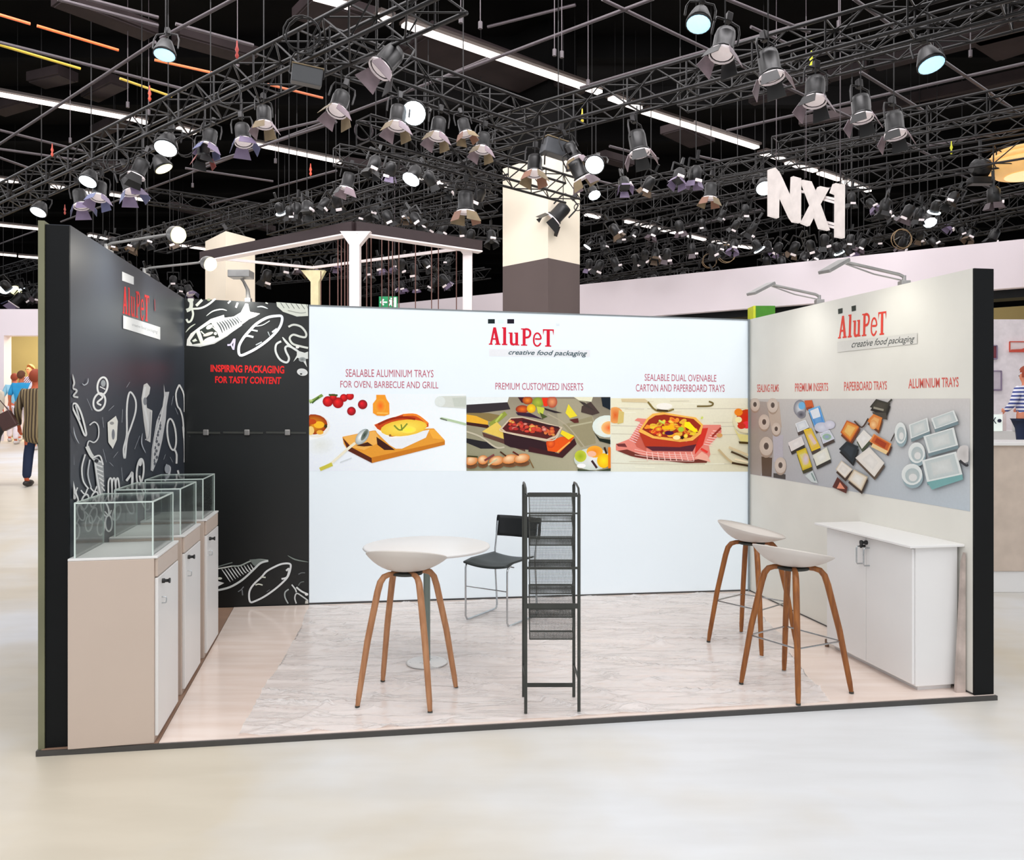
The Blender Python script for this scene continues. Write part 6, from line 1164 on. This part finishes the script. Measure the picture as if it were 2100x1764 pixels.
SP = [('parblue', 340, 92, 6.6, 'round white-lit spotlight hanging below the top left pipe', (-.25, 0), 0, 1.0), ('box', 632, 130, 6.1, 'grey box wash light on the heavy truss', (.2, .1), .3, .95), ('barn', 700, 200, 6.0, 'first beige barn-door spotlight from the heavy truss', (-.3, .3), .4, 1.15),
      ('dark', 806, 112, 6.1, 'large black barn-door spotlight under the top of the heavy truss', (-.3, .6), .2, 1.35), ('barn', 541, 228, 6.0, 'beige barn-door spotlight under the middle of the heavy truss', (-.2, .1), .9, 1.05), ('par', 345, 286, 6.0, 'glowing white round spotlight under the heavy truss beside the left tube', (-.5, 0), 0, 1.25),
      ('blue', 497, 265, 5.9, 'purple grey barn-door spotlight below the heavy truss', (-.3, -.2), 0, 1.1), ('blue', 432, 275, 5.95, 'blue grey barn-door spotlight left of the purple grey one', (-.2, .2), .5, 1.05), ('red', 418, 300, 5.9, 'spotlight with dull red barn doors', (-.2, 0), .2, .95),
      ('parwarm', 326, 328, 5.9, 'warm lit spotlight below the left glowing lamp', (-.1, -.5), .2, 1.05), ('allblack', 291, 335, 5.9, 'black spotlight among the left cluster', (-.2, .3), 0, 1.2), ('blue', 262, 365, 5.9, 'blue grey barn-door spotlight in the left cluster', (-.2, -.3), .3, 1.3),
      ('par', 187, 358, 5.95, 'smaller glowing round spotlight in the left cluster', (-.5, .1), 0, 1.1), ('blue', 163, 398, 5.85, 'purple grey barn-door spotlight low in the left cluster', (-.2, -.3), 0, 1.25), ('blue', 205, 382, 5.85, 'purple grey barn-door spotlight beside the smaller glowing one', (-.3, .2), .8, 1.2), ('par', 85, 422, 5.9, 'glowing round spotlight at the lower left end of the heavy truss', (-.5, .1), 0, 1.1),
      ('barn', 817, 228, 6.0, 'barn-door spotlight just left of the big glowing lamp', (-.2, .15), .4, 1.15), ('par', 852, 226, 6.05, 'big glowing bluish lamp in the upper middle', (-1.0, .1), .1, 1.25), ('barn', 900, 252, 6.0, 'barn-door spotlight just right of the big glowing lamp', (-.2, .2), .4, 1.1), ('tan', 950, 252, 6.05, 'small brown barn-door spotlight above the short truss', (-.2, -.2), .2, .9), ('barn', 992, 282, 6.0, 'last barn-door spotlight before the cream pillar', (-.2, .2), .4, 1.05),
      ('box', 1145, 282, 6.1, 'grey box wash light above the cream pillar', (.1, .2), .3, 1.1), ('tan', 1097, 328, 5.9, 'brown barn-door spotlight at the left side of the cream pillar', (-.2, .1), .3, 1.2), ('barn', 1168, 300, 6.0, 'beige barn-door spotlight on top of the cream pillar', (-.1, -.4), .3, 1.0), ('barn', 1180, 338, 5.9, 'beige barn-door spotlight at the right side of the cream pillar', (0, -.5), .2, 1.15), ('par', 1222, 330, 6.0, 'glowing round spotlight right of the cream pillar', (-.9, .2), 0, 1.05), ('dark', 1306, 280, 6.1, 'large pinkish barn-door spotlight under the middle bright tube', (-.2, 0), .8, 1.3), ('allblack', 1155, 428, 5.7, 'black spotlight tilted down in front of the cream pillar', (0, .75), 0, 1.45),
      ('parblue', 1436, 28, 6.2, 'bluish lit round spotlight at the upper right', (-.35, .2), 0, 1.0), ('dark', 1487, 75, 6.1, 'first of the row of black barn-door spotlights descending to the right', (-.2, .3), .3, 1.25), ('dark', 1575, 118, 6.0, 'second of the row of black barn-door spotlights descending to the right', (-.2, 0), .6, 1.3), ('dark', 1672, 172, 6.0, 'third of the row of black barn-door spotlights descending to the right', (-.2, .2), .3, 1.25), ('dark', 1765, 208, 6.0, 'fourth of the row of black barn-door spotlights descending to the right', (-.2, .1), .4, 1.25), ('dark', 1833, 243, 6.0, 'fifth and lowest of the row of black barn-door spotlights', (-.2, .1), .4, 1.3), ('parblue', 1902, 110, 6.2, 'white blue round spotlight near the upper right corner', (-.35, -.1), 0, 1.15),
      ('par', 1566, 375, 5.9, 'glowing round spotlight left of the letter N', (-.7, .1), 0, 1.1), ('tan', 955, 402, 5.9, 'tan barn-door spotlight left of the cream pillar', (0, 0), .2, 1.25), ('dark', 716, 362, 5.9, 'dim spotlight beside the thin truss', (0, .2), .2, 1.1), ('tan', 1458, 382, 5.9, 'dull pink spotlight right of the cream pillar', (0, .1), .2, 1.1),
      ('par', 10, 588, 5.9, 'small pinkish lit lamp at the left edge', (-.8, 0), 0, 1.4), ('parwarm', 34, 588, 5.9, 'small yellow lit lamp at the left edge', (-.8, -.3), 0, 1.6), ('blue', 42, 608, 5.75, 'violet lit spotlight at the left edge', (-.2, .6), 0, 1.9), ('blue', 385, 590, 5.0, 'violet spotlight above the corner of the black walls', (-.3, -.5), 0, 1.1), ('allblack', 446, 562, 5.6, 'small black spotlight in front of the far column', (0, .3), 0, 1.2), ('parwarm', 478, 490, 5.9, 'pale spotlight on top of the far column', (-0, -.6), .3, 1.6)]
for k, px, py, z, lab, tl, rz, s in SP: place(k, px, py, z, lab, tl, rz, s)
M_purp2 = mat('dull_mauve_flap', (84, 72, 78), .5); M_tan2 = mat('dull_tan_flap', (96, 78, 60), .5)
# distant spotlights: many, small; one mesh per kind
def far_mesh(flap, glow=None):
    m = MB(); m.cm = 0; m.lathe([(.05, .05), (.09, .0), (.09, -.17), (.08, -.18)], 8); m.bar((-.13, 0, -.05), (-.13, 0, .14), .02); m.bar((.13, 0, -.05), (.13, 0, .14), .02); m.bar((-.13, 0, .14), (.13, 0, .14), .02); m.bar((0, 0, .14), (0, 0, .28), .04)
    if glow: m.cm = 2; m.lathe([(.12, -.17), (.12, -.19), (.03, -.2)], 10)
    else:
        m.cm = 1
        for k in range(4):
            Mk = Matrix.Rotation(k * math.pi / 2 + .5, 4, 'Z'); vs = [(-.06, .08, -.18), (.06, .08, -.18), (.08, .12, -.27), (-.08, .12, -.27)]; m.add(vs + [(x, y + .006, z) for x, y, z in vs], [(0, 1, 2, 3), (4, 5, 6, 7), (0, 1, 5, 4), (1, 2, 6, 5), (2, 3, 7, 6), (3, 0, 4, 7)], Mk)
        m.cm = 2; m.box(-.05, .05, -.125, -.1, -.2, -.16)
    return m.mesh('distant_spotlight', [M_lamp_body, flap, glow or M_rim])
FM = [far_mesh(M_purp2), far_mesh(M_lamp_body), far_mesh(M_tan2), far_mesh(M_lamp_body), far_mesh(M_purp), far_mesh(M_lamp_body, M_glow)]
ROWS = [((1200, 500), (1560, 425), 16, 'in the row right of the cream pillar'), ((1200, 545), (1560, 490), 16, 'in the lower row right of the cream pillar'), ((1200, 578), (1480, 558), 9, 'just above the pale fascia beside the cream pillar'), ((1560, 500), (1900, 480), 12, 'behind the hanging letters'), ((1740, 395), (2000, 470), 15, 'in the bright row falling right of the hanging letters'), ((1700, 500), (2060, 478), 13, 'just above the right half of the pale fascia'),
        ((1560, 535), (1800, 508), 9, 'low above the pale fascia under the hanging letters'), ((740, 425), (1020, 480), 14, 'above the pavilion frame'), ((180, 500), (400, 470), 10, 'beyond the black wall top'), ((220, 545), (380, 585), 9, 'between the two glowing arm lamps'), ((0, 570), (85, 610), 7, 'at the left edge above the pale wall'), ((780, 595), (930, 565), 9, 'inside the pavilion frame'), ((560, 430), (700, 400), 7, 'left of the crossing truss'), ((1200, 392), (1440, 350), 8, 'on the upper row right of the cream pillar'), ((760, 330), (1000, 400), 9, 'under the short trusses left of the cream pillar'), ((540, 560), (700, 530), 6, 'left of the tall pavilion post'), ((745, 550), (930, 530), 8, 'inside the upper half of the pavilion frame'), ((1240, 470), (1560, 455), 10, 'between the rows right of the cream pillar'), ((1800, 440), (2090, 380), 8, 'below the round golden lamp')]
cnt = 0; ORD = ['first', 'second', 'third', 'fourth', 'fifth', 'sixth', 'seventh', 'eighth', 'ninth', 'tenth', 'eleventh', 'twelfth', 'thirteenth', 'fourteenth', 'fifteenth', 'sixteenth']
PUT = [tuple(o.location) for o in COL.objects if o.name.startswith('spotlight') and o.get('label')]
for a, b, n, where in ROWS:
    ci = -1
    for i in range(n):
        u = (i + R.uniform(.35, .65)) / n; px = a[0] + (b[0] - a[0]) * u; py = a[1] + (b[1] - a[1]) * u + R.uniform(-9, 9); z = R.uniform(5.75, 6.05)
        P, top = hang(px, py, z, 70)
        if any((P - Vector(q)).length < .36 for q in PUT): continue
        PUT.append(tuple(P)); ci += 1; s = R.uniform(.9, 1.25) * (1.0 if P.y < 22 else 1.25); k = R.choice([0, 1, 1, 2, 3, 3, 4, 5] if i % 3 == 0 else [0, 1, 1, 2, 3, 3, 4])
        o = link('spotlight', FM[k], None, None, '%s small dark spotlight %s' % (ORD[ci], where), 'spotlight', 'distant spotlights ' + where); cnt += 1
        M = Matrix.Translation(P) @ Matrix.Rotation(R.uniform(-.6, 1.2), 4, 'Z') @ Matrix.Rotation(R.uniform(-.5, .7), 4, 'X') @ Matrix.Rotation(R.uniform(-.6, .6), 4, 'Y') @ Matrix.Diagonal((s, s, s, 1)).to_4x4(); o.matrix_world = M; pole(P, top, o, 1.0, M)
# cable loops and drop wires
def loop(cx, cy, z, r, label, mm=None, turns=1.2, nm='cable_loop'):
    P = up(cx, cy, z); pts = [(r * math.cos(a * turns * 6.28 / 32 + 1.5), r * .3 * math.sin(a * .25), r * math.sin(a * turns * 6.28 / 32 + 1.5)) for a in range(33)]
    m = MB(); m.path(pts, .010, 5); o = m.obj(nm, mm or M_truss, None, label=label, cat='cable', group='slack cables in the rig'); o.location = P
loop(746, 268, 5.8, .13, 'coiled grey cable left of the big glowing lamp', M_pipe, 1.8); loop(470, 190, 6.1, .17, 'cable loop under the middle of the heavy truss'); loop(1185, 425, 5.7, .07, 'safety cable ring of the black spotlight at the pillar')
for (cx, cy, r, w) in ((1490, 520, .24, 'above the pale fascia'), (1455, 535, .2, 'left of the fascia coil'), (1850, 490, .24, 'right of the hanging letters'), (240, 330, .2, 'in the left lamp cluster'), (380, 300, .16, 'beside the left glowing lamp'), (620, 70, .2, 'on top of the heavy truss')):
    loop(cx, cy, 5.9, r, 'tangled cable loop ' + w, mat('ochre_cable', (140, 116, 84), .5) if cy > 480 else M_truss, 2.3)
for i, (px, y0, y1) in enumerate(((1206, 55, 170), (1592, 170, 40), (945, 40, 10), (144, 288, 235), (262, 215, 175), (487, 130, 60), (565, 330, 300), (1152, 80, 112), (985, 25, 52), (1137, 78, 108), (1990, 60, 110), (1720, 50, 10), (305, 195, 230), (1060, 330, 300), (395, 380, 340))):
    z = 7.0; p = up(px, max(y0, y1), z); q = Vector((p.x, p.y, 9.6)); m = MB(); m.tube(Vector(), q - p, .007, 5); m.lathe([(.03, -.05), (.03, .05)], 6)
    o = m.obj('drop_wire', M_pipe, None, label='thin drop wire hanging from the dark ceiling %s' % ['over the middle bright tube end', 'over the letter N', 'beside the long bright tube', 'above the left glowing cluster', 'left of the heavy truss', 'near the red hook', 'below the left tube', 'above the box truss', 'in the black upper middle', 'right of the black upper middle', 'in the upper right corner', 'at the top right', 'by the yellow cable', 'above the cream pillar', 'in the left middle'][i], cat='wire', group='drop wires'); o.location = p
for i, (px, py, c) in enumerate(((486, 102, (150, 40, 30)), (307, 192, (170, 60, 30)), (107, 308, (180, 70, 50)), (637, 348, (236, 80, 50)), (133, 430, (150, 60, 50)), (1664, 122, (196, 200, 40)), (1951, 303, (196, 196, 40)), (1194, 238, (200, 180, 30)))):
    m = MB(); m.lathe([(.01, -.12), (.028, -.08), (.012, -.04), (.028, .0), (.012, .05), (.008, .12)], 8); o = m.obj('chain_hook', mat('hook_glow_colour', c, .5, emit=c, estr=.08), None, label='%s chain hoist hook %s' % ('red' if i < 5 else 'yellow', ['near the top of the heavy truss', 'left of the heavy truss', 'above the left cluster', 'above the crossing truss', 'below the left glowing lamps', 'among the top right spotlights', 'beside the round golden lamp', 'above the cream pillar'][i]), cat='hook', group='chain hoist hooks'); o.location = up(px, py, 6.5)  # slight glow added to the hook colour, no lamp in it
# tiered round lamp at the right edge
Yl_ = 14.5; P = at(2112, 338, Yl_); t = thing('pendant_lamp', 'round tiered golden wood pendant lamp at the right edge', 'lamp', P)
M_gold = mat('golden_wood_ring', (232, 180, 110), .5, emit=(240, 190, 120), estr=.5); m = MB()
for z0_, r0, r1 in ((.16, .56, .60), (.06, .66, .70)): m = MB(); m.lathe([(r0, z0_), (r1, z0_ + .02), (r1, z0_ + .07), (r0, z0_ + .085)], 48); m.obj('ring', M_gold, t)
m = MB(); m.lathe([(.3, -.2), (.55, -.16), (.68, -.05), (.69, .02), (.66, .055)], 48); m.obj('shade', M_gold, t)
m = MB(); m.lathe([(.02, -.215), (.4, -.195)], 40); m.obj('lens', mat('warm_cream_lens', (250, 226, 170), .5, emit=(250, 226, 170), estr=.7), t)
m = MB(); m.tube((0, 0, .2), (0, 0, 1.6), .02, 8); m.obj('stem', M_truss, t)
P = at(2010, 345, 14.6); m = MB(); m.lathe([(.10, -.16), (.16, -.1), (.16, .12), (.1, .16)], 20, Matrix.Rotation(math.pi / 2, 4, 'Y')); m.bbox(-.2, .22, -.1, .1, -.3, -.17, .02); m.bar((0, 0, .1), (0, 0, .5), .04)
o = m.obj('moving_head_light', M_lamp_body, None, label='dark moving head light left of the round golden lamp', cat='spotlight'); o.location = P
